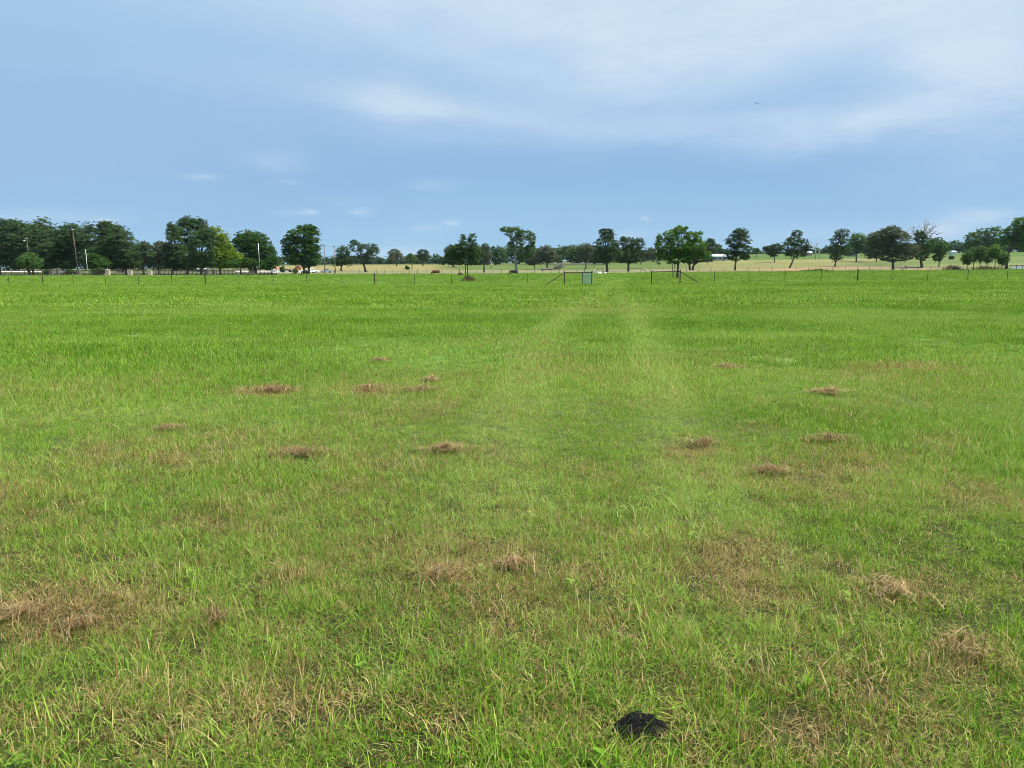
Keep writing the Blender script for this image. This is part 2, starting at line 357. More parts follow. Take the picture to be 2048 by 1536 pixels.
def field_maps(X, Y):
    """dryness, paleness and hue variation of the pasture at ground points"""
    Z = ground_z(X, Y); px, py = project(X, Y, Z)
    big = fbm(X, Y, 14, 3); mid = fbm(X, Y, 3.2, 11); sm = fbm(X, Y, 0.8, 23)
    near = np.clip((14 - Y) / 12, 0, 1)
    dry = 0.04 + 0.26 * np.clip(mid - 0.52, 0, 1) * 2 + 0.10 * np.clip(sm - 0.5, 0, 1) * 2
    dry = dry + near * (0.02 + 0.50 * np.clip(sm - 0.48, 0, 1) * 2 + 0.45 * np.clip(mid - 0.5, 0, 1))
    far = np.clip((Y - 25) / 30, 0, 1)
    dry = dry * (1 - 0.55 * far)
    st = fbm(X * .35, Y, 2.5 + 0.0 * X, 91); lite = np.clip(0.22 + 0.9 * (big - 0.5) + 0.8 * (mid - 0.5) + 1.2 * (st - .5), 0, 1)
    def lane(pts, wd):
        p = np.array([ground_hit(a, b)[:2] for a, b in pts]); best = np.full(X.shape, 1e9)
        for a, b in zip(p[:-1], p[1:]):
            ab = b - a; t = np.clip(((X - a[0]) * ab[0] + (Y - a[1]) * ab[1]) / (ab @ ab), 0, 1)
            best = np.minimum(best, np.hypot(X - a[0] - t * ab[0], Y - a[1] - t * ab[1]))
        return np.exp(-(best / wd) ** 2)
    la = lane([(1228, 556), (1215, 575), (1178, 600), (1110, 650), (1062, 720), (1030, 800), (1000, 900), (960, 1100)], 0.30)
    lb = lane([(1238, 556), (1240, 580), (1262, 610), (1290, 680), (1312, 760), (1350, 850), (1400, 950), (1470, 1100)], 0.30)
    tr = np.clip(la + lb, 0, 1) * np.clip(-.1 + 1.0 * mid + .9 * sm, 0, 1)
    between = np.exp(-((px - 1190) / 150) ** 2) * (py > 590) * (py < 900)
    band = np.exp(-((py - 621) / 9) ** 2) * np.clip(1 - np.abs(px - 1200) / 200, 0, 1)
    band2 = np.exp(-((py - 604) / 5) ** 2) * np.clip(1 - np.abs(px - 1550) / 250, 0, 1) * 0.3
    # irregular tawny patches across the middle distance
    pt = np.zeros_like(X)
    for a, b, sx, sy, k in [(110, 722, 60, 8, .3), (420, 660, 50, 4, .2), (520, 785, 70, 10, .5), (735, 780, 40, 12, .45), (1080, 715, 70, 25, .35), (1830, 735, 110, 14, .35),
                            (1840, 690, 60, 5, .25), (1440, 708, 60, 10, .25), (1560, 715, 40, 10, .25), (1520, 860, 50, 14, .35), (1890, 890, 60, 20, .35), (1950, 1000, 100, 40, .25),
                            (210, 905, 60, 20, .3), (350, 925, 40, 14, .4), (700, 975, 40, 14, .3), (1640, 950, 100, 30, .25), (1560, 1200, 90, 50, .3),
                            (90, 1230, 110, 60, .35), (300, 1240, 120, 40, .3), (900, 1130, 200, 60, .3), (1100, 1230, 200, 60, .25), (1800, 1180, 160, 80, .3),
                            (900, 1400, 500, 70, .2), (1450, 1480, 300, 60, .3), (300, 1450, 300, 60, .25), (1930, 1300, 90, 60, .35), (1480, 1130, 90, 50, .3),
                            (1380, 910, 50, 25, .35), (1050, 590, 0.1, 0.1, 0)]:
        if k: pt += 1.25 * k * np.exp(-((px - a) / sx) ** 2 - ((py - b) / sy) ** 2)
    pt = pt * np.clip(2.4 * sm - 0.35 + .8 * (mid - .5), 0.1, 1.5)
    dry = dry + 0.05 * tr + 0.03 * between + 0.28 * band + 1.1 * pt
    lite = lite - 0.10 * near + 1.5 * tr + 0.12 * between + 0.4 * band + band2 - 0.3 * (py > 1000) * (mid < .5)
    return np.clip(dry, 0.02, 0.9), np.clip(lite, 0, 1), px, py

def build_ground():
    ys = np.concatenate([np.linspace(-400, -20, 10), np.linspace(-10, 60, 100), np.geomspace(60.8, 4500, 190)])
    u = np.linspace(-1, 1, 241); xs = np.sinh(u * 5.2) / np.sinh(5.2) * 4500
    XX, YY = np.meshgrid(xs, ys); ZZ = ground_z(XX, YY)
    ny, nx = XX.shape
    V = np.stack([XX, YY, ZZ], -1).reshape(-1, 3)
    idx = np.arange(ny * nx).reshape(ny, nx)
    Fc = np.stack([idx[:-1, :-1], idx[:-1, 1:], idx[1:, 1:], idx[1:, :-1]], -1).reshape(-1, 4)
    me = bpy.data.meshes.new('ground'); me.from_pydata(V.tolist(), [], Fc.tolist()); me.update()
    me.polygons.foreach_set('use_smooth', [True] * len(me.polygons))
    x, y = V[:, 0], V[:, 1]
    pxa = CX + F * 1.0115 * x / np.maximum(y, 25)
    ss = lambda v, a, b: np.clip((v - a) / (b - a), 0, 1)
    win = lambda v, a, b, s: ss(v, a - s, a + s) * (1 - ss(v, b - s, b + s))
    col = np.tile(np.array([0.115, 0.185, 0.038]), (len(x), 1))        # pasture
    def put(mk, c):
        nonlocal col
        mk = np.clip(mk, 0, 1)[:, None]; col = col * (1 - mk) + np.array(c) * mk
    nzz = fbm(x, y, 30, 77)
    put(0.45 * np.clip(fbm(x, y, 6, 5) * 2 - 0.8, 0, 1) * (y < 240), (0.150, 0.215, 0.060))
    put(ss(y, 234, 238), (0.175, 0.215, 0.075))
    put(win(y, 236, 335, 6) * win(pxa, 450, 1480, 60), (0.330, 0.310, 0.170))            # pale mown strip
    put(win(y, 330, 520, 12) * win(pxa, 430, 900, 40), (0.40, 0.335, 0.135))            # tan field
    put(win(y, 345, 560, 12) * win(pxa, 900, 1380, 60) * 0.9, (0.170, 0.235, 0.060))     # green field
    put(win(y, 236, 330, 6) * win(pxa, 1385, 1800, 30) * np.clip(nzz * 2.4 - .35, .15, 1), (0.480, 0.310, 0.180))           # bare reddish earth
    put(win(y, 236, 330, 6) * win(pxa, 1640, 1950, 30) * np.clip(nzz * 2.4 - 0.4, 0, 1), (0.450, 0.320, 0.200))
    put(win(y, 305, 420, 12) * win(pxa, 1390, 1700, 40) * 0.9, (0.330, 0.310, 0.120))
    put(win(y, 420, 500, 12) * win(pxa, 1390, 1760, 40) * 0.9, (0.380, 0.340, 0.130))    # yellow hay field
    put(win(y, 500, 760, 15) * win(pxa, 1390, 2400, 40) * 0.9, (0.140, 0.225, 0.055))
    put(win(y, 300, 520, 15) * win(pxa, 1800, 2400, 40) * 0.9, (0.210, 0.265, 0.080))
    put(win(y, 340, 380, 15) * win(pxa, 1850, 2400, 40) * 0.7, (0.36, 0.34, 0.15))
    put(win(y, 198, 520, 3) * (1 - ss(pxa, 500, 560)) * 0.75, (0.150, 0.165, 0.070))     # yard under the left-hand trees, colour darkened to paint in their shade
    put(win(y, 196, 205, 1.5) * (1 - ss(pxa, 380, 420)), (0.42, 0.38, 0.22))
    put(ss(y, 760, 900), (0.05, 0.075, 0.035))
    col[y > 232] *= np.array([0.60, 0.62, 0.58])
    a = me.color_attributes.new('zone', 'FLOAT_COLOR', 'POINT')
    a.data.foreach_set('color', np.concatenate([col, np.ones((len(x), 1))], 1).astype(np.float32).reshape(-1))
    m, t = mat('ground')
    z = t.nodes.new('ShaderNodeAttribute'); z.attribute_name = 'zone'
    tc = t.nodes.new('ShaderNodeTexCoord')
    def nz(scale, det, ro=0.6):
        n = t.nodes.new('ShaderNodeTexNoise'); n.inputs['Scale'].default_value = scale; n.inputs['Detail'].default_value = det
        n.inputs['Roughness'].default_value = ro; t.links.new(tc.outputs['Object'], n.inputs['Vector']); return n.outputs[0]
    n1, n2, n3 = nz(0.9, 6, 0.75), nz(0.08, 4), nz(35, 5, 0.7)
    c = mixc(t, 1.0, z.outputs['Color'], ramp(t, n1, [(0.25, (0.62, 0.62, 0.62)), (0.75, (1.35, 1.35, 1.35))]), 'MULTIPLY')
    c = mixc(t, 1.0, c, ramp(t, n2, [(0.3, (0.82, 0.88, 0.80)), (0.7, (1.18, 1.12, 1.20))]), 'MULTIPLY')
    soil = ramp(t, n3, [(0.3, (0.014, 0.014, 0.006)), (0.55, (0.048, 0.056, 0.014)), (0.75, (0.120, 0.100, 0.040))])  # soil and thatch tones, darkened to paint shadow depth under the blades
    sepp = t.nodes.new('ShaderNodeSeparateXYZ'); t.links.new(tc.outputs['Object'], sepp.inputs[0])
    nf = mnode(t, 'DIVIDE', mnode(t, 'SUBTRACT', sepp.outputs[1], 4.0), 9.0, clamp=True)   # thatch and painted shade show between the blades of the grazed near part
    nf2 = mnode(t, 'GREATER_THAN', sepp.outputs[1], -50)
    c = mixc(t, nf, soil, c)
    out(t, bsdf(t, c, 0.95, 0, 0.1, bump(t, n1, 0.5, 0.3)))
    me.materials.append(m)
    o = link(bpy.data.objects.new('ground', me)); o['kind'] = 'structure'
build_ground()

# ------------------------------------------------------------------ grass
def blades(n, R_, lo, hi, w, segs, spread, seed, lie=0.0, gauss=False):
    """n curved tapering blades rooted in a disc; returns quads (n*segs,4,3), plus b and tint per face"""
    r = np.random.default_rng(seed)
    a = r.random(n) * 6.283; q = np.sqrt(r.random(n)) * R_
    base = np.stack([np.cos(a) * q, np.sin(a) * q, np.zeros(n) - 0.01], 1)
    L = lo + (hi - lo) * r.random(n) ** 1.6
    az = r.random(n) * 6.283
    lean0 = np.abs(r.normal(0, spread, n)); lean0 = np.where(r.random(n) < lie, 0.9 + 0.6 * r.random(n), lean0)
    bend = r.uniform(0.2, 1.8, n) * (0.5 + r.random(n))
    dirh = np.stack([np.cos(az), np.sin(az)], 1)
    wd = w * r.uniform(0.6, 1.3, n); ta = az + 1.57 + r.normal(0, 0.5, n)
    side = np.stack([np.cos(ta), np.sin(ta), np.zeros(n)], 1)
    P = [base]; th = lean0.copy()
    for s in range(segs):
        st = L / segs
        P.append(P[-1] + np.concatenate([dirh * (np.sin(th) * st)[:, None], (np.cos(th) * st)[:, None]], 1)); th = np.minimum(th + bend / segs, 2.3)
    out_ = []
    for s in range(segs):
        w0 = wd * (1 - (s / segs) ** 1.5); w1 = wd * (1 - ((s + 1) / segs) ** 1.5) + wd * 0.06
        out_.append(np.stack([P[s] - side * w0[:, None] / 2, P[s] + side * w0[:, None] / 2, P[s + 1] + side * w1[:, None] / 2, P[s + 1] - side * w1[:, None] / 2], 1))
    V = np.concatenate(out_); b = np.tile(r.random(n), segs); t = np.tile(r.random(n), segs)
    return V, b, t
def clump(name, parts):
    V = np.concatenate([p[0] for p in parts]); b = np.concatenate([p[1] for p in parts]); t = np.concatenate([p[2] for p in parts])
    me = quadmesh(name, V, {'b': b, 'tint': t}); me.materials.append(MAT['grass'])
    return bpy.data.objects.new(name, me)
def weed(seed):
    r = np.random.default_rng(seed); Q = []
    for k in range(7):
        az = r.random() * 6.28; h = 0.02 + 0.04 * r.random(); l = 0.022 + 0.014 * r.random(); d = np.array([math.cos(az), math.sin(az), 0.15]); s = np.array([-d[1], d[0], 0]) * 0.007
        o = np.array([0, 0, h]); Q.append([o, o + d * l * .5 + s, o + d * l, o + d * l * .5 - s])
    V = np.array(Q); return V, np.ones(len(V)), np.full(len(V), 0.42)
def thatch(seed):
    V, b, t = blades(80, 0.12, 0.03, 0.09, 0.0034, 2, 1.2, seed, 0.9)
    return V, b * 0.42, t
def cat(*ps): return ps
protos = bpy.data.collections.new('grass_kinds')
kinds = []
for i in range(6):   # 0-5 near tufts
    kinds.append(clump('k%02d' % i, cat(blades(88, 0.085, 0.025, 0.085, 0.0032, 3, 0.72, 100 + i, 0.25), blades(76, 0.10, 0.02, 0.06, 0.0034, 2, 0.9, 140 + i, 0.7), blades(6, 0.08, 0.08, 0.18, 0.0034, 5, 0.75, 170 + i))))
for i in range(3):   # 6-8 low matted
    kinds.append(clump('k%02d' % (6 + i), cat(blades(120, 0.11, 0.03, 0.09, 0.0032, 3, 0.9, 200 + i, 0.6))))
for i in range(2):   # 9-10 near with weeds
    kinds.append(clump('k%02d' % (9 + i), cat(blades(50, 0.09, 0.03, 0.11, 0.0050, 3, 0.4, 220 + i, 0.2), weed(230 + i))))
for i in range(4):   # 11-14 middle distance
    kinds.append(clump('k%02d' % (11 + i), cat(blades(120, 0.20, 0.03, 0.105, 0.0070, 2, 0.6, 300 + i, 0.25), blades(4, 0.18, 0.10, 0.18, 0.006, 3, 0.4, 340 + i))))
for i in range(4):   # 15-18 far
    kinds.append(clump('k%02d' % (15 + i), cat(blades(90, 0.48, 0.05, 0.15, 0.026, 2, 0.5, 400 + i, 0.2))))
for i in range(3):   # 19-21 very far
    kinds.append(clump('k%02d' % (19 + i), cat(blades(80, 1.1, 0.035, 0.09, 0.075, 1, 0.5, 500 + i, 0.2))))
for i in range(3):   # 22-24 matted thatch under the living blades
    kinds.append(clump('k%02d' % (22 + i), cat(thatch(600 + i))))
for k in kinds: protos.objects.link(k)
def scatter():
    P, K, S, RT = [], [], [], []
    def zone(y0, y1, dens, ks, sc, margin):
        xw = 0.70 * y1 + margin; n = int((y1 - y0) * 2 * xw * dens)
        y = rng.uniform(y0, y1, n); x = rng.uniform(-xw, xw, n)
        keep = np.abs(x) < 0.70 * y + margin; x, y = x[keep], y[keep]; n = len(x)
        P.append(np.stack([x, y, ground_z(x, y)], 1)); K.append(rng.choice(ks, n)); S.append(rng.uniform(0.75, 1.3, n) * sc)
        RT.append(np.stack([rng.normal(0, 0.10, n), rng.normal(0, 0.10, n), rng.uniform(0, 6.283, n)], 1))
    zone(0.9, 6, 165, np.repeat([0, 1, 2, 3, 4, 5, 6, 7, 8, 9, 10], [20, 20, 20, 20, 20, 20, 14, 14, 14, 1, 1]), 1.0, 1.3)
    zone(6, 12, 115, [0, 1, 2, 3, 4, 5, 6, 7, 8], 1.12, 1.5)
    zone(0.9, 7, 110, [22, 23, 24], 1.0, 1.3)
    zone(7, 13, 60, [22, 23, 24], 1.25, 1.5)
    zone(12, 32, 34, [11, 12, 13, 14], 1.05, 2)
    zone(32, 95, 7.5, [15, 16, 17, 18], 1.0, 4)
    zone(95, 234, 0.9, [19, 20, 21], 1.0, 8)
    P = np.concatenate(P); K = np.concatenate(K); S = np.concatenate(S); RT = np.concatenate(RT)
    dry, lite, px, py = field_maps(P[:, 0], P[:, 1])
    hv = fbm(P[:, 0], P[:, 1], 2.4, 61); S = S * np.clip(0.34 + 1.3 * hv, 0.72, 1.45)
    S = S * (1 - 0.3 * np.clip(dry - 0.3, 0, 0.6))
    # leave the black mound and pond bank bare
    mx, my = MOUND[0], MOUND[1]
    ok = np.hypot(P[:, 0] - mx, (P[:, 1] - my)) > 0.042
    ok &= ~((P[:, 1] > 196) & (P[:, 0] / P[:, 1] * F + CX < 560))
    P, K, S, RT, dry, lite = P[ok], K[ok], S[ok], RT[ok], dry[ok], lite[ok]
    n = len(P); me = bpy.data.meshes.new('grass'); me.vertices.add(n); me.vertices.foreach_set('co', P.astype(np.float32).reshape(-1)); me.update()
    def pa(nm, ty, v, key='value'):
        a = me.attributes.new(nm, ty, 'POINT'); a.data.foreach_set(key, np.ascontiguousarray(v).reshape(-1))
    pa('kindex', 'INT', K.astype(np.int32)); pa('size', 'FLOAT', S.astype(np.float32)); pa('turn', 'FLOAT_VECTOR', RT.astype(np.float32), 'vector')
    pa('dry', 'FLOAT', dry.astype(np.float32)); pa('lite', 'FLOAT', lite.astype(np.float32)); pa('rnd', 'FLOAT', np.clip(rng.random(n) * .75 + .25 * (fbm(P[:, 0] * .4, P[:, 1], 1.6, 44) * 2.4 - .7), 0, 1).astype(np.float32))
    o = link(bpy.data.objects.new('grass', me))
    ng = bpy.data.node_groups.new('grass_scatter', 'GeometryNodeTree')
    ng.interface.new_socket('Geometry', in_out='INPUT', socket_type='NodeSocketGeometry'); ng.interface.new_socket('Geometry', in_out='OUTPUT', socket_type='NodeSocketGeometry')
    N = ng.nodes; gi, go = N.new('NodeGroupInput'), N.new('NodeGroupOutput')
    ip = N.new('GeometryNodeInstanceOnPoints'); ci = N.new('GeometryNodeCollectionInfo')
    ci.inputs['Collection'].default_value = protos; ci.inputs['Separate Children'].default_value = True; ci.inputs['Reset Children'].default_value = True
    ip.inputs['Pick Instance'].default_value = True
    def na(nm, ty):
        a = N.new('GeometryNodeInputNamedAttribute'); a.data_type = ty; a.inputs['Name'].default_value = nm
        return next(s for s in a.outputs if s.enabled)
    L = ng.links
    L.new(gi.outputs[0], ip.inputs['Points']); L.new(ci.outputs[0], ip.inputs['Instance'])
    L.new(na('kindex', 'INT'), ip.inputs['Instance Index']); L.new(na('size', 'FLOAT'), ip.inputs['Scale'])
    L.new(na('turn', 'FLOAT_VECTOR'), ip.inputs['Rotation']); L.new(ip.outputs[0], go.inputs[0])
    md = o.modifiers.new('scatter', 'NODES'); md.node_group = ng
    tag(o, 'short green pasture grass mixed with straw-coloured dead blades', 'grass', kind='stuff')
    print('grass clumps', n)
MOUND = ground_hit(1278, 1462)
scatter()
# ------------------------------------------------------------------ dead grass heaps, mound
def heap(px, py, wpx, label, seed, tall=0.0, dark=0.0, depth=0.5):
    p = ground_hit(px, py); dep = p[1] * cp + HC * sp; W = wpx * dep / F
    r = np.random.default_rng(seed); n = int(np.clip(460 * (W / 0.4) ** 1.1, 170, 1100) * (0.42 if py > 1050 else .52)); W *= 1.15; bw = max(0.0036, 0.0007 * dep)
    a = r.random(n * 6) * 6.283; q = np.minimum(np.abs(r.normal(0, .62, n * 6)) + .03, r.uniform(.8, 1.2, n * 6))
    ok = fbm(np.cos(a) * q * W / 2 + 7, np.sin(a) * q * W / 2 + 7, W * 1.3, seed, 2) > .42
    ok |= r.random(n * 6) < .38
    a, q = a[ok][:n], q[ok][:n]; n = len(a)
    x = np.cos(a) * q * W / 2; y = np.sin(a) * q * W / 2 * depth * (2.0 if wpx < 60 else 1.4)
    y = np.clip(y, -W, W); h = min(0.035, 0.05 * W + 0.008)
    prof = h * np.clip(1 - q ** 2, 0, 1) * (0.5 + 0.9 * vnoise(x + 50, y + 50, 0.12, seed))
    L = r.uniform(0.05, 0.16, n) * (1 + 0.02 * dep); az = r.uniform(-2.2, 2.2, n); up = r.normal(0.10, 0.22, n); up = np.where(r.random(n) < tall, 1.2, up)
    d = np.stack([np.cos(az) * np.cos(up), np.sin(az) * np.cos(up), np.sin(up)], 1)
    s = np.cross(d, np.array([0, 0, 1.0])); s /= np.linalg.norm(s, axis=1)[:, None] + 1e-6
    b0 = np.stack([x, y, prof * r.uniform(0.2, 1, n) + r.uniform(0.02, 0.055, n)], 1) - d * L[:, None] / 2
    mid = b0 + d * L[:, None] * .5 + np.array([0, 0, 1]) * (L * .08)[:, None]; tip = b0 + d * L[:, None]
    w0 = (bw * r.uniform(.6, 1.2, n))[:, None] / 2
    V = np.concatenate([np.stack([b0 - s * w0, b0 + s * w0, mid + s * w0, mid - s * w0], 1), np.stack([mid - s * w0, mid + s * w0, tip + s * w0 * .2, tip - s * w0 * .2], 1)])
    t = np.tile(np.clip(r.normal(0.5 - dark, 0.26, n), 0, 1), 2)
    me = quadmesh('dry_grass_heap', V, {'tint': t}); me.materials.append(MAT['hay'])
    o = link(bpy.data.objects.new('dry_grass_heap', me)); o.location = p
    tag(o, label, 'dry grass', 'heaps of dead grass lying in the pasture')
    return o
for i, a in enumerate([
    (755, 724, 40, 'small straw-coloured dome of dead grass, first heap seen across the field', 0, 0, .8),
    (862, 763, 34, 'little round straw tuft just behind a wider straw patch', 0, 0, .8),
    (845, 783, 62, 'pale straw patch in front of a little round tuft', 0, 0, .5),
    (538, 784, 110, 'thin wide dead patch with a few upright cream stalks', .25, 0, .3),
    (738, 782, 50, 'faint reddish tuft between the cream stalks and the pale straw patch', .1, .1, .5),
    (1662, 788, 88, 'flat golden straw patch alone in the right of the pasture', 0, -.1, .4),
    (1455, 738, 56, 'thin low straw streak, farthest heap on the right', 0, -.05, .3),
    (602, 913, 132, 'wide reddish brown heap of dead grass with dark gap', 0, .12, .35),
    (890, 905, 96, 'compact reddish brown heap right of the wide one', 0, .06, .4),
    (1665, 884, 100, 'orange-brown curved wisp of hay below the golden patch', .05, .08, .25),
    (1408, 893, 74, 'dark brown heap beside the pale wheel track', 0, .25, .5),
    (1535, 950, 90, 'thin brown litter of dead grass behind the wheel track', 0, .1, .3),
    (340, 862, 56, 'small faint pinkish straw tuft alone on the left', 0, 0, .35),
    (1030, 1140, 80, 'small pinkish brown mat in the middle foreground', 0, .02, .5),
    (880, 1160, 110, 'tan tangled mat left of the pinkish one', .1, 0, .6),
    (580, 1165, 125, 'bristly brown dead clump with upright straws', .35, .08, .7),
    (45, 1240, 130, 'large brown heap cut by the left picture edge', .05, .08, .6),
    (160, 1262, 90, 'low brown mat beside the large heap at the edge', .1, .12, .5),
    (432, 1248, 80, 'brown tuft overhanging a dark hollow', .1, .1, .5),
    (1790, 1195, 170, 'largest tangle of bleached straw on the right', .2, -.05, .8),
    (1940, 1310, 120, 'upright bleached straw clump nearest the right edge', .35, 0, .7)]):
    heap(a[0], a[1], a[2], a[3], 900 + i, a[4], a[5], a[6])

def build_mound():
    n, m = 48, 22; V = []; r = np.random.default_rng(5)
    for i in range(m + 1):
        q = i / m
        for k in range(n):
            an = 2 * math.pi * k / n
            rr = 0.094 * q * (1 + .12 * math.sin(an * 2 + 1) + .07 * math.sin(an * 5))
            x, y = rr * math.cos(an), rr * math.sin(an) * .8
            h = 0.068 * (1 - q ** 2.0) * (1 - .25 * (x > .02) * q)
            lump = 0.022 * (vnoise(x + 3, y + 3, 0.016, 2) - .5) * (1.4 if x > 0.01 or y > 0.02 else .35) + .008 * (vnoise(x + 3, y + 3, 0.006, 3) - .5)
            V.append((x, y, h + lump * (1 - q * .3) - 0.005))
    Fc = [(i * n + k, i * n + (k + 1) % n, (i + 1) * n + (k + 1) % n, (i + 1) * n + k) for i in range(m) for k in range(n)]
    mb = MB().add(V, Fc)
    for _ in range(70):
        a = r.random() * 6.28; q = r.uniform(.3, 1.0) * .094; s = r.uniform(.003, .007)
        z = max(0.0, 0.066 * (1 - min(q / .094, 1) ** 2.0)); mb.box((math.cos(a) * q, math.sin(a) * q * .8, z + s * .3), (s, s * .8, s * .8), r.random() * 3, .6)
    o = mb.build('soil_mound', MAT['soil'], loc=MOUND, smooth=False)
    tag(o, 'small crumbly black mound half hidden in the foreground grass', 'mound')
build_mound()

# ------------------------------------------------------------------ trees
def limb(mb, a, b, r0, r1, r, seg=5, wob=0.06):
    a, b = np.array(a, float), np.array(b, float); L = np.linalg.norm(b - a); P = []
    for i in range(seg + 1):
        t = i / seg; p = a * (1 - t) + b * t + np.array([0, 0, 1]) * (L * .10 * math.sin(math.pi * t))
        if 0 < i < seg: p = p + r.normal(0, L * wob * .5, 3)
        P.append(p)
    mb.tube(P, np.linspace(r0, r1, seg + 1), 6)
def tree(px, Y, ells, label, kind='oak', name='oak_tree', cat='tree', group=None, dens=1.0, leaf=None, trunk=0.0, fork=None, seed=None,
         bark='bark', bare=0.0, holes=0.28, lean=0.0, base_py=None, stems=1, clus=0.8, tip=0.0):
    """ells: image ellipses (cx, cy, rx, ry) of the crown masses, given their size at distance Y"""
    seed = seed if seed is not None else int(px * 7 + Y); r = np.random.default_rng(seed)
    base = gp(px, Y); k = Y * 0.9886 / F; root = empty(name, base); tag(root, label, cat, group)
    leaf = leaf or float(np.clip(Y * 0.00125, 0.13, 0.62))
    E = []
    for (cx, cy, rx, ry) in ells:
        c = at(cx, cy, Y) - base; rz = min((rx + ry) / 2, ry * 1.35) * k
        E.append((np.array([c[0], r.normal(0, .15) * rx * k, c[2]]), rx * k, rz, ry * k))
    zlow = min(e[0][2] - e[3] for e in E); ztop = max(e[0][2] + e[3] for e in E)
    tw = trunk or max(0.14, 0.028 * ztop)
    # leaves
    Vs, Ts, cents = [], [], []
    for (c, ax, ay, az) in E:
        vol = (ax * ay * az) ** (1 / 3); cr = clus * np.clip(0.26 * vol, 0.40, 1.15)
        nc = int(max(10, (7.0 - 6.0 * holes) * (ax * ay * az) ** (2 / 3) / cr ** 2))
        d = r.normal(0, 1, (nc, 3)); d /= np.linalg.norm(d, axis=1)[:, None]; rad = r.uniform(0.35, 1.0, nc) ** 0.5
        cc = c + d * rad[:, None] * np.array([ax - cr * .6, ay - cr * .6, az - cr * .5]).clip(.1)
        keep = r.random(nc) > holes * 0.95; cc = cc[keep]
        ne = int(nc * .55); de = r.normal(0, 1, (ne, 3)); de[:, 2] = np.abs(de[:, 2]) * np.where(r.random(ne) < .75, 1, -1); de /= np.linalg.norm(de, axis=1)[:, None]
        ce = c + de * r.uniform(.86, 1.12, ne)[:, None] * np.array([ax, ay, az]); cs = np.concatenate([np.ones(len(cc)), np.full(ne, .42)]); cc = np.concatenate([cc, ce])
        for q, qs in zip(cc, cs):
            R_ = cr * qs * r.uniform(.65, 1.3); nl = int(dens * 9.0 * (R_ / leaf) ** 2) + 8
            v = r.normal(0, 1, (nl, 3)); v /= np.linalg.norm(v, axis=1)[:, None]; v[:, 2] = np.where(v[:, 2] < -.25, -v[:, 2] * .5, v[:, 2])
            rr = R_ * (0.45 + 0.6 * r.random(nl) ** .6); P = q + v * rr[:, None] * np.array([1, 1, .78])
            nrm = v * .85 + r.normal(0, .42, (nl, 3)) + np.array([0, 0, .35]); nrm /= np.linalg.norm(nrm, axis=1)[:, None]
            t1 = np.cross(nrm, r.normal(0, 1, (nl, 3))); t1 /= np.linalg.norm(t1, axis=1)[:, None] + 1e-6; t2 = np.cross(nrm, t1)
            s = leaf * r.uniform(.45, 1.1, nl)[:, None] * .5
            Vs.append(np.stack([P - t1 * s * 1.25, P - t2 * s * .75, P + t1 * s * 1.25, P + t2 * s * .75], 1))
            Ts.append(np.clip(0.48 + r.normal(0, .24) + r.normal(0, .20, nl) + (tip * (q[2] - zlow) / max(ztop - zlow, .1) - tip * .4), 0, 1)); cents.append(q)  # natural leaf tones; stronger clump contrast and lighter tops paint in sunlight
    V = np.concatenate(Vs); me = quadmesh('crown', V, {'tint': np.concatenate(Ts)}); me.materials.append(MAT[kind])
    cr_ = link(bpy.data.objects.new('crown', me)); cr_.parent = root
    # trunk and limbs
    cents = np.array(cents); mb = MB(); zf = fork if fork is not None else max(zlow * .9, 0.12 * ztop)
    cm = E[0][0]; 
    for sidx in range(stems):
        off = 0 if stems == 1 else (sidx - (stems - 1) / 2) * tw * 3.2
        top = np.array([off + lean * zf + cm[0] * .15, 0, zf]); b0 = np.array([off * .55, 0, -0.35])
        mid = (b0 + top) / 2 + r.normal(0, tw * .25, 3) * np.array([1, 1, 0])
        mb.tube([b0, b0 * .6 + mid * .4 , mid, top], [tw * 1.5 / stems ** .3, tw * 1.05 / stems ** .3, tw * .92 / stems ** .3, tw * .8 / stems ** .3], 9)
        n_l = min(len(cents), int(9 + 3 * len(E)))
        pick = r.choice(len(cents), n_l, replace=False)
        hub = top + np.array([(cm[0] - top[0]) * .35, 0, max(0.3, (ztop - zf) * .22)])
        mb.tube([top, (top + hub) / 2 + r.normal(0, .05, 3), hub], [tw * .8, tw * .66, tw * .5], 7)
        for j in pick:
            q = cents[j]; st = top if q[2] < hub[2] else hub
            limb(mb, st, q, tw * r.uniform(.28, .5), tw * .07, r)
        if bare:
            for _ in range(int(18 * bare)):
                e = E[r.integers(len(E))]; d = r.normal(0, 1, 3); d[2] = abs(d[2]) + .35; d /= np.linalg.norm(d)
                q = e[0] + d * np.array([e[1], e[2], e[3]]) * r.uniform(1.0, 1.18); limb(mb, hub, q, tw * .22, tw * .035, r, 6, .08)
    mb.build('trunk', MAT[bark], root, smooth=True)
    return root
GL, GM, GR = 'dark shade trees behind the black pipe fence', 'scattered trees of the middle pasture', 'trees on the rising ground at the right'
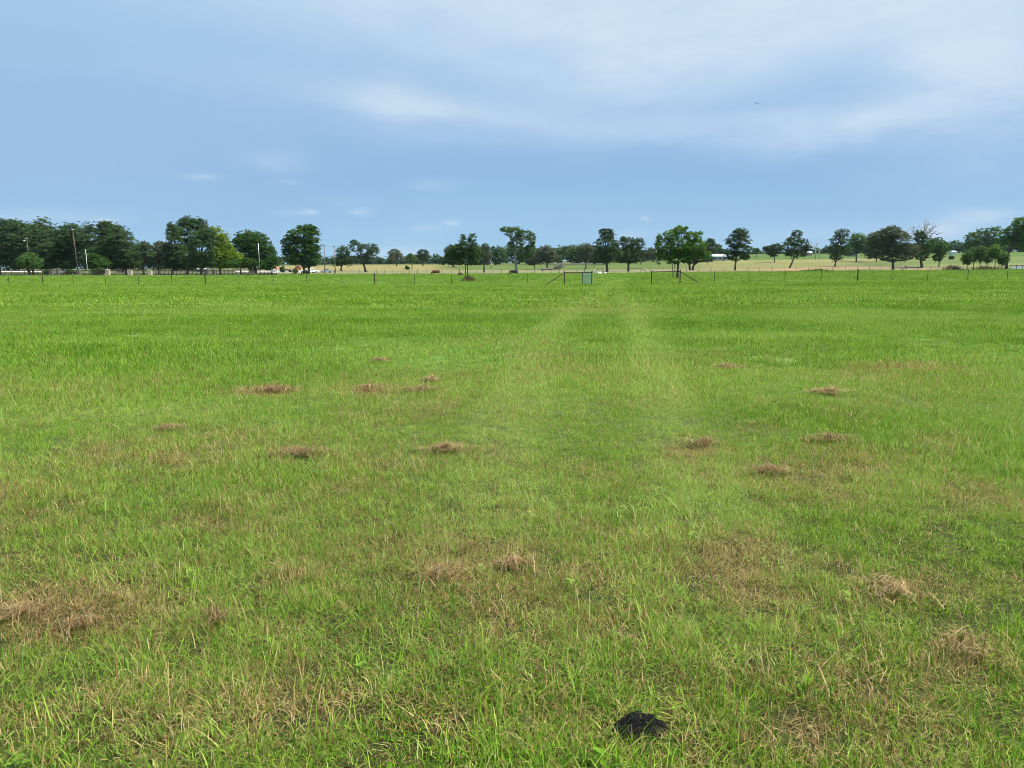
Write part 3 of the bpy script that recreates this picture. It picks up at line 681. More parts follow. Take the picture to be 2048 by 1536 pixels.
# left-hand grove, from the left edge
tree(-2, 232, [(-14, 480, 40, 42), (30, 478, 42, 38), (62, 488, 36, 40), (24, 452, 26, 14), (30, 519, 40, 16)], 'broad dark tree at the left edge, its leaning fork showing under the crown', 'live', 'live_oak_tree', group=GL, trunk=.5, lean=.1, holes=.12)
tree(92, 252, [(88, 480, 26, 42), (70, 466, 22, 20), (100, 500, 30, 34), (95, 529, 34, 12)], 'dark tree behind the small light green round tree', 'live', 'live_oak_tree', group=GL, holes=.1, trunk=.3)
tree(140, 242, [(128, 487, 32, 38), (150, 474, 28, 28), (112, 510, 24, 26), (135, 529, 34, 13)], 'dark tree directly behind the tall brown utility pole', 'live', 'live_oak_tree', group=GL, trunk=.45, holes=.12)
tree(196, 240, [(190, 484, 34, 38), (216, 478, 30, 32), (205, 508, 38, 24), (212, 452, 16, 10), (222, 529, 26, 12)], 'dark dense tree behind the short white pole', 'live', 'live_oak_tree', group=GL, trunk=.35, holes=.1)
tree(251, 235, [(244, 490, 28, 36), (256, 512, 26, 22), (232, 470, 18, 22), (255, 530, 28, 11)], 'dark tree with sloping right shoulder, between the two pale stone pillars', 'live', 'live_oak_tree', group=GL, trunk=.33, holes=.1)
tree(286, 225, [(288, 510, 30, 24), (286, 494, 14, 12)], 'low dark tree just left of the third stone pillar', 'live', 'live_oak_tree', group=GL, trunk=.28, holes=.14)
tree(316, 230, [(322, 515, 24, 24), (320, 496, 15, 14)], 'low grey-green tree filling the dip between the two tall groves', 'grey', 'live_oak_tree', group=GL, trunk=.22, holes=.14)
tree(61, 206, [(58, 524, 20, 14), (47, 527, 14, 11), (74, 527, 17, 13), (60, 513, 16, 8)], 'small round light green tree with thick pale trunk at the pipe fence', 'mid', 'small_tree', trunk=.42, leaf=.2, holes=.15, stems=2, group=GL)
tree(191, 208, [(192, 527, 28, 15), (182, 514, 18, 9)], 'bushy mid-green tree in front of the dark grove beside the white pole', 'deep', 'small_tree', group=GL, trunk=.2, leaf=.24, holes=.1)
tree(344, 226, [(350, 484, 17, 38), (343, 462, 10, 16), (360, 514, 24, 24), (336, 505, 12, 20), (350, 532, 26, 11)], 'narrow upright dark tree, left of the tallest dome', 'oak', 'oak_tree', group=GL, trunk=.32, holes=.14)
tree(373, 240, [(384, 462, 30, 28), (372, 446, 14, 12), (396, 450, 18, 14), (378, 505, 26, 30), (385, 532, 30, 11)], 'tallest dark tree with domed crown above its neighbours', 'oak', 'oak_tree', group=GL, trunk=.38, holes=.15)
tree(402, 222, [(404, 494, 26, 34), (416, 474, 18, 22), (404, 522, 30, 18)], 'dark tree between the tallest dome and the yellow-green tree', 'oak', 'oak_tree', group=GL, trunk=.36, holes=.1)
tree(441, 228, [(432, 476, 17, 24), (446, 488, 16, 24), (456, 508, 17, 22), (470, 520, 20, 18), (440, 512, 22, 26), (450, 530, 26, 9)], 'yellow-green tree lighter than all of its neighbours', 'yellow', 'yellow_green_tree', group=GL, trunk=.3, leaf=.26, holes=.12)
tree(512, 246, [(502, 486, 36, 26), (520, 500, 28, 30), (538, 514, 17, 22), (488, 498, 28, 30), (515, 532, 34, 10)], 'dark round-topped tree behind the tall white pole', 'deep', 'oak_tree', group=GL, trunk=.42, holes=.1)
tree(543, 218, [(535, 530, 20, 12), (545, 520, 12, 12)], 'low dark bushy tree beside the red-roofed play tower', 'deep', 'small_tree', group=GL, trunk=.18, leaf=.24, holes=.14)
tree(482, 214, [(478, 528, 30, 11), (500, 525, 14, 10)], 'low leafy tree under the yellow-green crown near the tan shed', 'deep', 'small_tree', group=GL, trunk=.18, leaf=.24, holes=.15)
tree(614, 238, [(604, 472, 30, 20), (625, 476, 17, 24), (580, 488, 18, 18), (606, 500, 36, 26), (622, 514, 21, 24), (575, 503, 14, 9), (592, 520, 22, 12), (614, 457, 20, 8)], 'big isolated dark tree standing right behind the black cow in the left field', 'deep', 'oak_tree', trunk=.5, stems=2, leaf=.36, holes=.2, group='lone trees of the pasture', clus=.9)
tree(200, 205, [(200, 542, 13, 7), (190, 545, 8, 5), (212, 545, 6, 5)], 'dark low bush behind the pipe fence, against the first pale stone pillar', 'oak', 'bush', 'bush', trunk=.08, holes=.05, leaf=.2)
tree(92, 207, [(90, 545, 7, 5), (96, 543, 5, 5)], 'dark low bush behind the pipe fence, left of the dark stone pillar', 'oak', 'bush', 'bush', trunk=.08, holes=.05, leaf=.2)
tree(140, 210, [(139, 544, 9, 6), (147, 546, 6, 4)], 'dark low bush left of the foot of the brown leaning pole', 'oak', 'bush', 'bush', trunk=.08, holes=.05, leaf=.2)
# middle distance
tree(682, 320, [(686, 505, 15, 13), (678, 522, 17, 12), (694, 520, 14, 12)], 'dark tree with smooth round top right of the two grey poles', 'oak', 'oak_tree', group=GM, trunk=.35, holes=.2)
tree(731, 300, [(712, 494, 16, 12), (733, 502, 20, 14), (748, 504, 11, 16), (722, 520, 26, 10), (708, 484, 8, 4)], 'gnarled spreading oak with open gaps and thick trunk', 'oak', 'oak_tree', group=GM, trunk=.45, holes=.42, leaf=.33, clus=.75, bare=.3)
tree(793, 430, [(791, 516, 18, 13), (788, 506, 12, 8)], 'greyish tree with thin pale top in the tan field', 'grey', 'oak_tree', group=GM, trunk=.3, holes=.3, bare=.5)
tree(824, 345, [(823, 519, 11, 10), (821, 512, 6, 5)], 'small green tree with a dark bush at its foot', 'mid', 'small_tree', group=GM, trunk=.2, holes=.3)
tree(846, 440, [(846, 507, 12, 8), (846, 515, 15, 8)], 'flat-topped dark tree on the far side of the tan field', 'oak', 'oak_tree', group=GM, trunk=.35, holes=.25)
tree(806, 350, [(815, 536, 5, 3), (813, 534, 3, 3)], 'small dark bush in the tan field beside the small green tree', 'deep', 'bush', 'bush', trunk=.06, holes=.05)
tree(906, 400, [(902, 505, 15, 16), (918, 506, 16, 18), (908, 520, 20, 12)], 'dark spreading tree behind the two-stemmed tree', 'oak', 'oak_tree', group=GM, trunk=.4, holes=.12)
tree(968, 275, [(970, 496, 9, 9), (966, 506, 13, 12), (976, 512, 9, 10)], 'dark thin-trunked tree with purplish crown right of the two-stemmed tree', 'grey', 'oak_tree', group=GM, trunk=.25, holes=.3, bark='bark')
tree(1033, 232, [(1010, 459, 12, 6), (1028, 466, 20, 13), (1050, 470, 18, 10), (1064, 480, 9, 13), (1035, 488, 16, 13), (1020, 494, 8, 10), (1060, 500, 12, 12), (1048, 512, 16, 8)], 'tall flat-topped tree with bare pale trunk behind the second black cow', 'mid', 'tall_tree', trunk=.36, bark='palebark', holes=.33, leaf=.3, clus=.8, fork=8.0, group='lone trees of the pasture')
tree(1094, 330, [(1092, 505, 18, 14), (1104, 516, 20, 11), (1078, 516, 14, 12)], 'drooping grey-green tree over the fallen dead branches', 'grey', 'oak_tree', group=GM, trunk=.38, holes=.2, bare=.3)
tree(1070, 350, [(1066, 512, 14, 16), (1062, 524, 12, 8)], 'loose olive tree with pale bare top twigs left of the fallen branches', 'grey', 'oak_tree', group=GM, trunk=.24, holes=.35, bare=.8)
tree(1172, 365, [(1172, 498, 16, 12), (1168, 508, 16, 12)], 'brownish green tree with thin stem left of the tall dark oak', 'grey', 'oak_tree', group=GM, trunk=.28, holes=.25)
tree(1188, 385, [(1188, 510, 10, 14), (1188, 522, 4, 6)], 'narrow hanging tree between the brownish tree and the tall dark oak', 'grey', 'oak_tree', group=GM, trunk=.22, holes=.2)
tree(1214, 262, [(1212, 463, 16, 6), (1216, 472, 17, 9), (1212, 492, 27, 18), (1216, 508, 30, 14), (1208, 522, 22, 7)], 'tall dark oak in the middle, its trunk just behind the resting calves', 'oak', 'oak_tree', trunk=.48, holes=.2, leaf=.32, group=GM, clus=.85)
tree(1257, 275, [(1256, 486, 18, 12), (1278, 488, 12, 12), (1256, 506, 28, 14), (1262, 520, 24, 8), (1247, 478, 7, 5)], 'wide dark oak right of the tall dark oak, above the second fence brace', 'oak', 'oak_tree', group=GM, trunk=.42, holes=.2, leaf=.34)
# near trees
tree(934, 117, [(926, 477, 7, 9), (945, 477, 9, 10), (934, 492, 20, 13), (916, 506, 20, 14), (950, 503, 14, 17), (932, 520, 24, 12), (903, 511, 13, 13), (948, 522, 12, 10)], 'young two-stemmed tree standing in a ring of dead weeds beyond the first fence', 'oak', 'young_tree', trunk=.10, stems=2, leaf=.17, holes=.28, dens=.8, clus=.65, fork=2.4, group='young trees just beyond the first fence')
tree(1356, 128, [(1360, 462, 16, 9), (1357, 455, 5, 4), (1371, 457, 6, 4), (1340, 472, 16, 11), (1383, 474, 18, 11), (1402, 468, 5, 6), (1326, 492, 17, 16), (1318, 476, 5, 9), (1362, 492, 26, 20), (1395, 494, 19, 18), (1340, 514, 16, 10), (1372, 515, 20, 9), (1408, 510, 14, 9), (1318, 512, 7, 9), (1345, 525, 14, 5)], 'bright leafy tree behind the right-hand gate brace', 'bright', 'young_tree', trunk=.20, leaf=.21, holes=.24, dens=.85, clus=.6, fork=2.2, tip=.45, stems=1, group='young trees just beyond the first fence')
tree(1383, 300, [(1385, 505, 26, 18), (1405, 518, 24, 9), (1378, 522, 20, 6)], 'black-trunked low tree behind the bright leafy tree', 'deep', 'oak_tree', group=GR, trunk=.55, stems=2, holes=.1)
# right-hand side
tree(1424, 470, [(1420, 486, 10, 9), (1428, 498, 18, 12), (1410, 495, 12, 10)], 'dark blue-green tree with stepped top left of the white-roofed barn', 'oak', 'oak_tree', group=GR, trunk=.4, holes=.12)
tree(1447, 480, [(1446, 503, 12, 5)], 'low dark tree crown just above the white-roofed barn', 'oak', 'oak_tree', group=GR, trunk=.25, holes=.1)
tree(1470, 285, [(1480, 468, 17, 12), (1476, 484, 26, 17), (1482, 502, 24, 14), (1464, 512, 15, 10), (1490, 515, 10, 6)], 'egg-shaped dark oak alone in the rising field', 'oak', 'oak_tree', group=GR, trunk=.36, holes=.2, leaf=.32)
tree(1512, 560, [(1513, 501, 7, 5)], 'tiny round tree on the skyline right of the egg-shaped oak', 'mid', 'small_tree', group=GR, trunk=.2, holes=.1)
tree(1548, 440, [(1553, 496, 16, 9), (1546, 506, 14, 8), (1534, 498, 9, 6)], 'low spreading dark tree touching the leaning oak', 'oak', 'oak_tree', group=GR, trunk=.28, holes=.15)
tree(1577, 305, [(1594, 468, 11, 8), (1590, 482, 17, 12), (1578, 494, 18, 14), (1608, 490, 12, 12), (1592, 508, 24, 11), (1616, 497, 9, 8)], 'dark oak with bristly top and leaning trunk', 'oak', 'oak_tree', group=GR, trunk=.34, holes=.3, lean=.35, leaf=.32, clus=.8)
tree(1669, 350, [(1684, 467, 16, 9), (1676, 482, 17, 12), (1668, 500, 14, 12), (1672, 515, 14, 8), (1690, 500, 16, 14)], 'ragged tall oak left of the large round tree', 'oak', 'oak_tree', group=GR, trunk=.35, holes=.3, leaf=.36, clus=.8)
tree(1712, 440, [(1712, 482, 20, 15), (1724, 492, 24, 14), (1702, 500, 18, 12)], 'mid-green tree filling the gap behind the ragged oak', 'mid', 'oak_tree', group=GR, trunk=.4, holes=.15)
tree(1752, 430, [(1748, 482, 22, 16), (1745, 498, 20, 14)], 'green tree half hidden behind the large round tree', 'mid', 'oak_tree', group=GR, trunk=.35, holes=.15)
tree(1787, 243, [(1782, 466, 20, 14), (1760, 482, 24, 18), (1800, 482, 26, 20), (1750, 504, 22, 16), (1788, 502, 36, 18), (1822, 502, 20, 16), (1795, 518, 34, 7), (1766, 474, 20, 14)], 'large round grey-green tree shading the bare earth bank', 'grey', 'live_oak_tree', group=GR, trunk=.42, holes=.14, bare=.6, leaf=.3, fork=2.2)
tree(1843, 262, [(1838, 474, 12, 14), (1850, 490, 18, 18), (1846, 512, 16, 12)], 'half-dead tree with bare antler-like branches above a leafy lower crown', 'deep', 'dying_tree', group=GR, trunk=.5, holes=.3, leaf=.3)
tree(1877, 268, [(1872, 488, 18, 12), (1882, 500, 17, 14), (1876, 515, 11, 9)], 'green tree with slanting thin trunk right of the half-dead tree', 'mid', 'small_tree', group=GR, trunk=.2, lean=.2, holes=.22)
tree(1960, 400, [(1945, 478, 16, 14), (1965, 472, 22, 14), (1985, 470, 22, 16), (1955, 494, 28, 14), (1990, 492, 24, 14)], 'airy pale-stemmed tree with flat light green top behind the row of small trees', 'mid', 'oak_tree', group=GR, trunk=.4, holes=.3, bark='palebark')
for i, (px, y, ry, lb, kd) in enumerate([(1934, 514, 16, 'first small tree of the row, at its left end', 'mid'), (1947, 508, 18, 'second small tree of the row, counted from its left end', 'mid'), (1960, 506, 19, 'third small tree of the row, counted from its left end', 'mid'), (1974, 510, 18, 'fourth small tree of the row, counted from its left end', 'mid'),
                                 (1990, 503, 19, 'taller yellow-topped small tree near the right end of the row', 'bright'), (2004, 514, 15, 'last small tree of the row beside the tall trunk at its right end', 'mid')]):
    tree(px, 236 + (i % 2) * 5, [(px, y, 11, ry * .8), (px + 2, y + 6, 12, 12)], lb, kd, 'small_tree', group='row of small trees along the far fence', trunk=.13, leaf=.26, holes=.2, tip=.6 if kd == 'bright' else 0)
tree(2013, 262, [(2040, 448, 20, 14), (2022, 466, 17, 14), (2044, 480, 24, 22), (2012, 482, 10, 12), (2060, 470, 30, 30)], 'tall tree cut by the right edge, with bright leaves and broken limb', 'bright', 'tall_tree', group=GR, trunk=.42, holes=.2, fork=6.5, bare=.3, leaf=.3)
tree(1902, 470, [(1903, 516, 5, 4)], 'small round bush alone on the green slope', 'deep', 'bush', 'bush', trunk=.08, holes=.02)
tree(1280, 450, [(1300, 505, 14, 10), (1318, 512, 12, 9)], 'pale grey-green tree with bare twigs left of the bright leafy tree', 'grey', 'oak_tree', group=GM, trunk=.3, holes=.3, bare=.8)
tree(1318, 330, [(1317, 527, 4, 3)], 'tiny thin sapling in the green field left of the bright tree', 'mid', 'sapling', trunk=.05, holes=.3)

# dead crowns and snags
def snag(px, Y, py_top, spread, label, name='dead_tree', n=8, rad=.25, seed=1, mt='deadwood', first=.35):
    base = gp(px, Y); top = at(px, py_top, Y)[2] - base[2]; k = Y / F; r = np.random.default_rng(seed); mb = MB()
    mb.tube([(0, 0, -.3), (r.normal(0, .1), 0, top * .35), (r.normal(0, .2), 0, top * .7)], [rad, rad * .75, rad * .4], 8)
    for i in range(n):
        z = top * r.uniform(first, .7); a = r.uniform(-1, 1); q = np.array([a * spread * k, r.normal(0, .3) * spread * k, z + (top - z) * r.uniform(.45, 1.0)])
        limb(mb, (0, 0, z), q, rad * .35, rad * .08, r, 6, .12)
        for _ in range(3):
            f = r.uniform(.5, .9); s = np.array([0, 0, z]) * (1 - f) + q * f; limb(mb, s, s + np.array([r.normal(0, .25), r.normal(0, .2), r.uniform(.1, .3)]) * spread * k * 1.2, rad * .14, rad * .05, r, 3, .1)
    return tag(mb.build(name, MAT[mt], loc=base, smooth=True), label, 'dead tree')
snag(982, 385, 512, 9, 'short bleached dead trunk with stubby limbs against the dark wood', n=4, rad=.32, seed=3, first=.5)
snag(1312, 420, 468, 7, 'thin bare dead tree poking up left of the bright leafy tree', n=6, rad=.2, seed=4, first=.6)
snag(1630, 500, 482, 8, 'pale dead trunk in the gap between the leaning and the ragged oak', n=5, rad=.35, seed=5)
snag(1637, 505, 492, 6, 'short grey snag beside the pale dead trunk', n=4, rad=.32, seed=6)
def add_branches_to_dying():
    base = gp(1843, 262); root = [o for o in C.objects if o.name.startswith('dying_tree')][0]; r = np.random.default_rng(12); mb = MB(); k = 262 / F
    for i in range(15):
        a = -1 + 2 * i / 14; z0 = at(1843, 478, 262)[2] - base[2]; q = np.array([a * 36 * k, r.normal(0, 10) * k, at(1843, 436 + 20 * abs(a) + r.uniform(0, 14), 262)[2] - base[2]])
        limb(mb, (r.normal(0, .3), 0, z0), q, .13, .03, r, 7, .12)
        for _ in range(4):
            f = r.uniform(.4, .9); s = np.array([0, 0, z0]) * (1 - f) + q * f; limb(mb, s, s + np.array([r.normal(a, .8), r.normal(0, .6), r.uniform(.3, 1.3)]), .06, .02, r, 4, .1)
    mb.build('bare_branch', MAT['palebark'], root, smooth=True)
add_branches_to_dying()
def fallen():
    base = gp(1100, 318); r = np.random.default_rng(8); mb = MB(); k = 318 / F
    mb.tube([(-18 * k, 0, .3), (-5 * k, .3, .55), (8 * k, 0, .6), (18 * k, 0, .9)], [.35, .32, .25, .18], 8)
    for _ in range(60):
        a = np.array([r.uniform(5, 20) * k, r.normal(0, 1), r.uniform(.4, 1)]); b = np.array([r.uniform(12, 36) * k, r.normal(0, 1.5), r.uniform(.3, 3.0)]); limb(mb, a, b, .07, .02, r, 4, .15)
    for _ in range(30):
        a = np.array([r.uniform(-20, 5) * k, r.normal(0, 1), .2]); limb(mb, a, a + np.array([r.normal(0, 1), r.normal(0, 1), r.uniform(.2, 1.0)]), .06, .02, r, 3, .15)
    tag(mb.build('fallen_tree', MAT['greypole'], loc=base, smooth=True), 'fallen grey dead tree lying with its bare twigs to the right', 'fallen tree')
fallen()
# weeds round the two-stemmed tree and small shrubs
def weeds(px, Y, wpx, hpx, label, name, mt='weed', seed=1, n=380):
    base = gp(px, Y); k = Y / F; r = np.random.default_rng(seed); W, H = wpx * k, hpx * k
    x = r.normal(0, .36, n) * W / 2 * 1.3; y = r.normal(0, .4, n) * W / 2; h = H * np.exp(-(x / (W * .42)) ** 2) * (0.5 + .7 * vnoise(x + 9, y + 9, W * .12, seed)); L = h * r.uniform(.4, 1.0, n)
    d = np.stack([r.normal(0, .35, n), r.normal(0, .35, n), np.ones(n)], 1); b = np.stack([x, y, np.zeros(n)], 1); t = b + d * L[:, None]; s = np.stack([np.full(n, .5), r.normal(0, .5, n), np.zeros(n)], 1) * (.0011 * Y * .35)
    V = np.concatenate([np.stack([b - s, b + s, t + s * .2, t - s * .2], 1), np.stack([t - s * 3, t - d * .10 + s, t + s * 2 + d * .05, t + d * .07], 1)])
    me = quadmesh(name, V, {'tint': np.tile(r.random(n), 2)}); me.materials.append(MAT[mt]); o = link(bpy.data.objects.new(name, me)); o.location = base
    tag(o, label, 'weeds')
weeds(938, 115, 32, 11, 'ring of brown dead weeds at the foot of the two-stemmed tree', 'dead_weeds', seed=2)
weeds(920, 190, 10, 6, 'small dark dead weed clump between the brown cow and the two-stemmed tree', 'dead_weeds', seed=3, n=200)
weeds(1905, 238, 40, 11, 'tall dry weeds along the far fence left of the row of small trees', 'dry_weeds', seed=4)
weeds(1975, 234, 70, 8, 'tawny weeds under the row of small trees', 'dry_weeds', seed=5)
weeds(1635, 236, 70, 4, 'low dark green weeds in front of the bare earth bank', 'low_weeds', 'deep', seed=6)

# far woods: masses one cannot count
def woods(name, label, pts, kind='far', seed=1, cr=3.2):
    """pts: (px, Y, top_py, half depth m)"""
    r = np.random.default_rng(seed); Vs, Ts = [], []
    for (pa, Ya, ta, da), (pb, Yb, tb, db) in zip(pts[:-1], pts[1:]):
        n = max(2, int(abs(pb - pa) * Ya / F / (cr * .8)))
        for i in range(n):
            f = (i + r.random()) / n; px = pa + (pb - pa) * f; Y = Ya + (Yb - Ya) * f + r.uniform(0, 1) * da; top = ta + (tb - ta) * f + r.uniform(0, 6)
            g = gp(px, Y); zt = at(px, top, Y)[2]; H = max(zt - g[2], 2.5); c0 = cr * r.uniform(.7, 1.5)
            for q in range(int(max(2, H / c0 * 1.7))):
                c = g + np.array([r.normal(0, c0 * .6), r.normal(0, c0 * .6), 0]); c[2] = g[2] + (H - c0 * .6) * (1 - (q / max(2, H / c0 * 1.7)) * .95) 
                lf = Y * .0019; nl = int(5 * (c0 / lf) ** 2) + 20
                v = r.normal(0, 1, (nl, 3)); v /= np.linalg.norm(v, axis=1)[:, None]; P = c + v * c0 * (.5 + .5 * r.random((nl, 1))) * np.array([1, 1, .8])
                nr = v * .6 + r.normal(0, .5, (nl, 3)) + np.array([0, 0, .5]); nr /= np.linalg.norm(nr, axis=1)[:, None]
                t1 = np.cross(nr, r.normal(0, 1, (nl, 3))); t1 /= np.linalg.norm(t1, axis=1)[:, None]; t2 = np.cross(nr, t1); s = lf * r.uniform(.5, 1.1, (nl, 1))
                Vs.append(np.stack([P - t1 * s, P - t2 * s * .7, P + t1 * s, P + t2 * s * .7], 1)); Ts.append(np.clip(.45 + r.normal(0, .18) + r.normal(0, .15, nl), 0, 1))
    V = np.concatenate(Vs); me = quadmesh(name, V, {'tint': np.concatenate(Ts)}); me.materials.append(MAT[kind]); o = link(bpy.data.objects.new(name, me))
    tag(o, label, 'woods', kind='stuff'); print(name, len(V)); return o
woods('distant_woods', 'hazy far belt of woods behind the tan field, left of the middle', [(520, 700, 512, 60), (600, 700, 508, 60), (640, 700, 512, 60), (760, 720, 512, 60), (900, 720, 508, 60)], seed=1, cr=4.5)
woods('dark_woods', 'dark woods behind the tall pale-trunked tree in the middle', [(885, 520, 500, 20), (925, 500, 492, 30), (985, 480, 492, 30), (1040, 480, 494, 30), (1110, 490, 488, 30), (1160, 500, 490, 30), (1240, 520, 495, 30), (1330, 540, 498, 30)], 'oak', seed=2, cr=3.6)
woods('hilltop_woods', 'far woods on the skyline at the right', [(1340, 640, 496, 40), (1400, 660, 498, 40), (1450, 800, 503, 50), (1520, 850, 504, 50), (1600, 800, 500, 40), (1640, 780, 492, 40), (1760, 760, 490, 40), (1850, 720, 484, 40), (1930, 700, 480, 40), (2000, 680, 476, 40), (2080, 680, 476, 40), (2300, 680, 478, 40)], seed=3, cr=4.5)
woods('shaded_woods', 'dark belt of trees closing the view behind the left-hand grove', [(-400, 470, 470, 40), (-60, 460, 462, 40), (120, 440, 468, 40), (215, 440, 478, 40), (270, 450, 500, 40), (330, 460, 506, 40), (460, 470, 505, 40), (560, 500, 512, 40)], 'far', seed=4, cr=4.0)

# ------------------------------------------------------------------ fences
def Zg(X, Y): return float(ground_z(X, Y))
def fence_main():
    """the near wire fence: thin green steel posts, a few thicker rusty ones, five wires"""
    def Yf(px): return 92.5 - 4.0 * np.clip((px - 1050) / 1000, -.3, 1.2)
    left = [(-52, 't'), (15, 't'), (83, 'p'), (144, 't'), (209, 't'), (275, 't'), (342, 't'), (409, 'P'), (477, 't'), (545, 't'), (613, 't'), (683, 't'), (748, 'P'), (829, 't'), (903, 't'), (980, 't'), (1054, 't')]
    right = [(1430, 't'), (1501, 't'), (1571, 't'), (1643, 't'), (1717, 'P'), (1787, 't'), (1857, 't'), (1937, 't'), (2017, 't'), (2095, 't')]
    white = {15, 144, 209, 275, 903, 980, 1787, 2017, 683, 477}
    for posts, label, endpx in ((left, 'long near wire fence on the left, thin posts running up to the gate brace', 1129), (right, 'long near wire fence on the right, thin posts beyond the right-hand brace', 1361)):
        p0 = gp(posts[0][0], Yf(posts[0][0])); root = empty('wire_fence', p0); tag(root, label, 'fence', 'the two runs of the near wire fence')
        tops = []
        for px, kd in posts:
            g = gp(px, float(Yf(px))) - p0
            if kd == 't':
                mb = MB(); tilt = random.uniform(-.05, .05); h = 1.36
                mb.add(*tpost(g, h, tilt)); o = mb.build('post', MAT['post_green'], root)
                if px in white:
                    MB().box((g[0] + tilt, g[1], g[2] + h - .06), (.05, .05, .14)).build('white_cap', MAT['white_paint'], o)
            else:
                r_ = .07 if kd == 'P' else .05; MB().tube([g + [0, 0, -.3], g + [0, 0, 1.42 if kd == 'P' else 1.35]], r_, 8).build('post', MAT['rust'], root)
            tops.append(g)
        eg = gp(endpx, 87.5 if endpx == 1129 else 86.5) - p0
        seq = tops + [eg] if endpx == 1129 else [eg] + tops
        for h in (.25, .5, .75, 1.0, 1.25):
            mb = MB(); P = [q + [0, -.05, h] for q in seq]; P2 = [P[0]]
            for a, b in zip(P[:-1], P[1:]): P2 += [(a + b) / 2 - [0, 0, .02], b]
            mb.tube(P2, .0035, 4); mb.build('wire', MAT['wire'], root)
def tpost(g, h, tilt):
    v = []; f = []
    for z, dx in ((-.3, 0), (h, tilt)):
        for x, y in ((-.028, -.012), (.028, -.012), (.028, .0), (.008, .003), (.008, .035), (-.008, .035), (-.008, .003), (-.028, .0)): v.append((g[0] + x + dx, g[1] + y, g[2] + z))
    n = 8; f = [(k, (k + 1) % n, n + (k + 1) % n, n + k) for k in range(n)] + [tuple(range(n, 2 * n)), tuple(range(n))[::-1]]
    return v, f
fence_main()
def brace(pa, pb, Y, foot_px, label, top=1.60, rail=1.42, r=.062, group='welded pipe braces at the two gateways', mt='rust'):
    a, b = gp(pa, Y), gp(pb, Y); base = a.copy(); root = empty('fence_brace', base); tag(root, label, 'fence brace', group)
    for q, hh in ((a, top), (b, top)): MB().tube([q - base + [0, 0, -.3], q - base + [0, 0, hh]], r, 10).build('post', MAT[mt], root, smooth=False)
    MB().tube([a - base + [0, 0, rail], b - base + [0, 0, rail]], r * .8, 8).build('rail', MAT[mt], root)
    near = a if abs(pa - foot_px) < abs(pb - foot_px) else b; ft = gp(foot_px, Y)
    MB().tube([near - base + [0, 0, rail - .02], ft - base + [0, 0, -.05]], r * .75, 8).build('diagonal', MAT[mt], root)
    return root
brace(1129, 1184, 87.0, 1088, 'left gateway brace of dark pipe with long diagonal down to the left', r=.062)
brace(1304, 1361, 86.0, 1404, 'right gateway brace of dark pipe in front of the bright leafy tree', r=.062)
brace(1196, 1206, 226, 1186, 'far gateway brace right of the open gate, by the resting calves', top=1.45, rail=1.3, r=.08)
brace(1256, 1282, 226, 1298, 'far gateway brace under the wide dark oak, its diagonal to the right', top=1.45, rail=1.3, r=.08)
def gate():
    """mesh-panelled gate folded open, away from the camera, against the left brace"""
    p0 = gp(1183, 87.6); p1 = gp(1166, 90.2); root = empty('field_gate', p0); tag(root, 'faded green mesh gate standing open behind the left gateway brace', 'gate')
    d = p1 - p0; L = math.hypot(d[0], d[1]); u = np.array([d[0] / L, d[1] / L, 0])
    def P(s, z): return u * s + np.array([0, 0, z])
    fr = MB(); 
    for a, b in ((P(.1, .15), P(.1, 1.5)), (P(L, .15), P(L, 1.5)), (P(.1, 1.5), P(L, 1.5)), (P(.1, .15), P(L, .15)), (P(.1, .95), P(L, .95))): fr.tube([a, b], .03, 6)
    fr.build('frame', MAT['gate_green'], root)
    ms = MB()
    for i in range(1, 18): ms.tube([P(.1 + (L - .1) * i / 18, .15), P(.1 + (L - .1) * i / 18, 1.5)], .011, 4)
    for i in range(1, 13): ms.tube([P(.1, .15 + 1.35 * i / 13), P(L, .15 + 1.35 * i / 13)], .011, 4)
    ms.build('mesh_panel', MAT['gate_green'], root)
    q = gp(1165, 89.0) - p0; MB().tube([q + [0, 0, 0], q + [0, 0, 1.5]], .045, 6).build('stay', MAT['post_green'], root)
gate()
p = gp(1187.5, 86.6); tag(MB().tube([p - p + [0, 0, -.3], p - p + [0, 0, 1.45], p - p + [0.02, 0, 1.62]], [.055, .055, .03], 8).build('gate_post', MAT['galv'], loc=p), 'pale galvanised pipe post closing the left gateway brace', 'gate post')
def far_gate():
    p0 = gp(1187, 226); root = empty('far_gate', p0); tag(root, 'distant pipe gate left of the resting calves', 'gate')
    W = (gp(1205, 226) - p0)[0]; m = MB()
    for z in (.3, .6, .9, 1.2): m.tube([(0, 0, z), (W, 0, z)], .03, 5)
    for x in (0, W / 2, W): m.tube([(x, 0, .2), (x, 0, 1.25)], .035, 5)
    m.build('frame', MAT['galv'], root)
far_gate()
def far_fence(spans, Y, label, step, h, mt='rust', wires=3, r=.04, every=5, name='wire_fence', group=None):
    for pa, pb in spans:
        p0 = gp(pa, Y(pa)); root = empty(name, p0); tag(root, label if isinstance(label, str) else label.pop(0), 'fence', group)
        n = max(2, int((pb - pa) / step)); pts = [gp(pa + (pb - pa) * i / n, Y(pa + (pb - pa) * i / n)) - p0 for i in range(n + 1)]
        for i, q in enumerate(pts):
            thick = i % every == 0; MB().tube([q + [0, 0, -.2], q + [0, 0, h * (1.12 if thick else 1)]], r * (2.0 if thick else 1), 5).build('post', MAT[mt], root)
        for j in range(wires): MB().tube([q + [0, 0, h * (.3 + .62 * j / max(1, wires - 1))] for q in pts], .006, 4).build('wire', MAT['wire'], root)
far_fence([(585, 1186)], lambda p: 230, 'second wire fence beyond the cows, left of the far gate', 16.5, 1.3, group='far wire fences')
far_fence([(1300, 2130)], lambda p: 231, 'second wire fence on the right, below the rising fields', 24, 1.35, group='far wire fences')
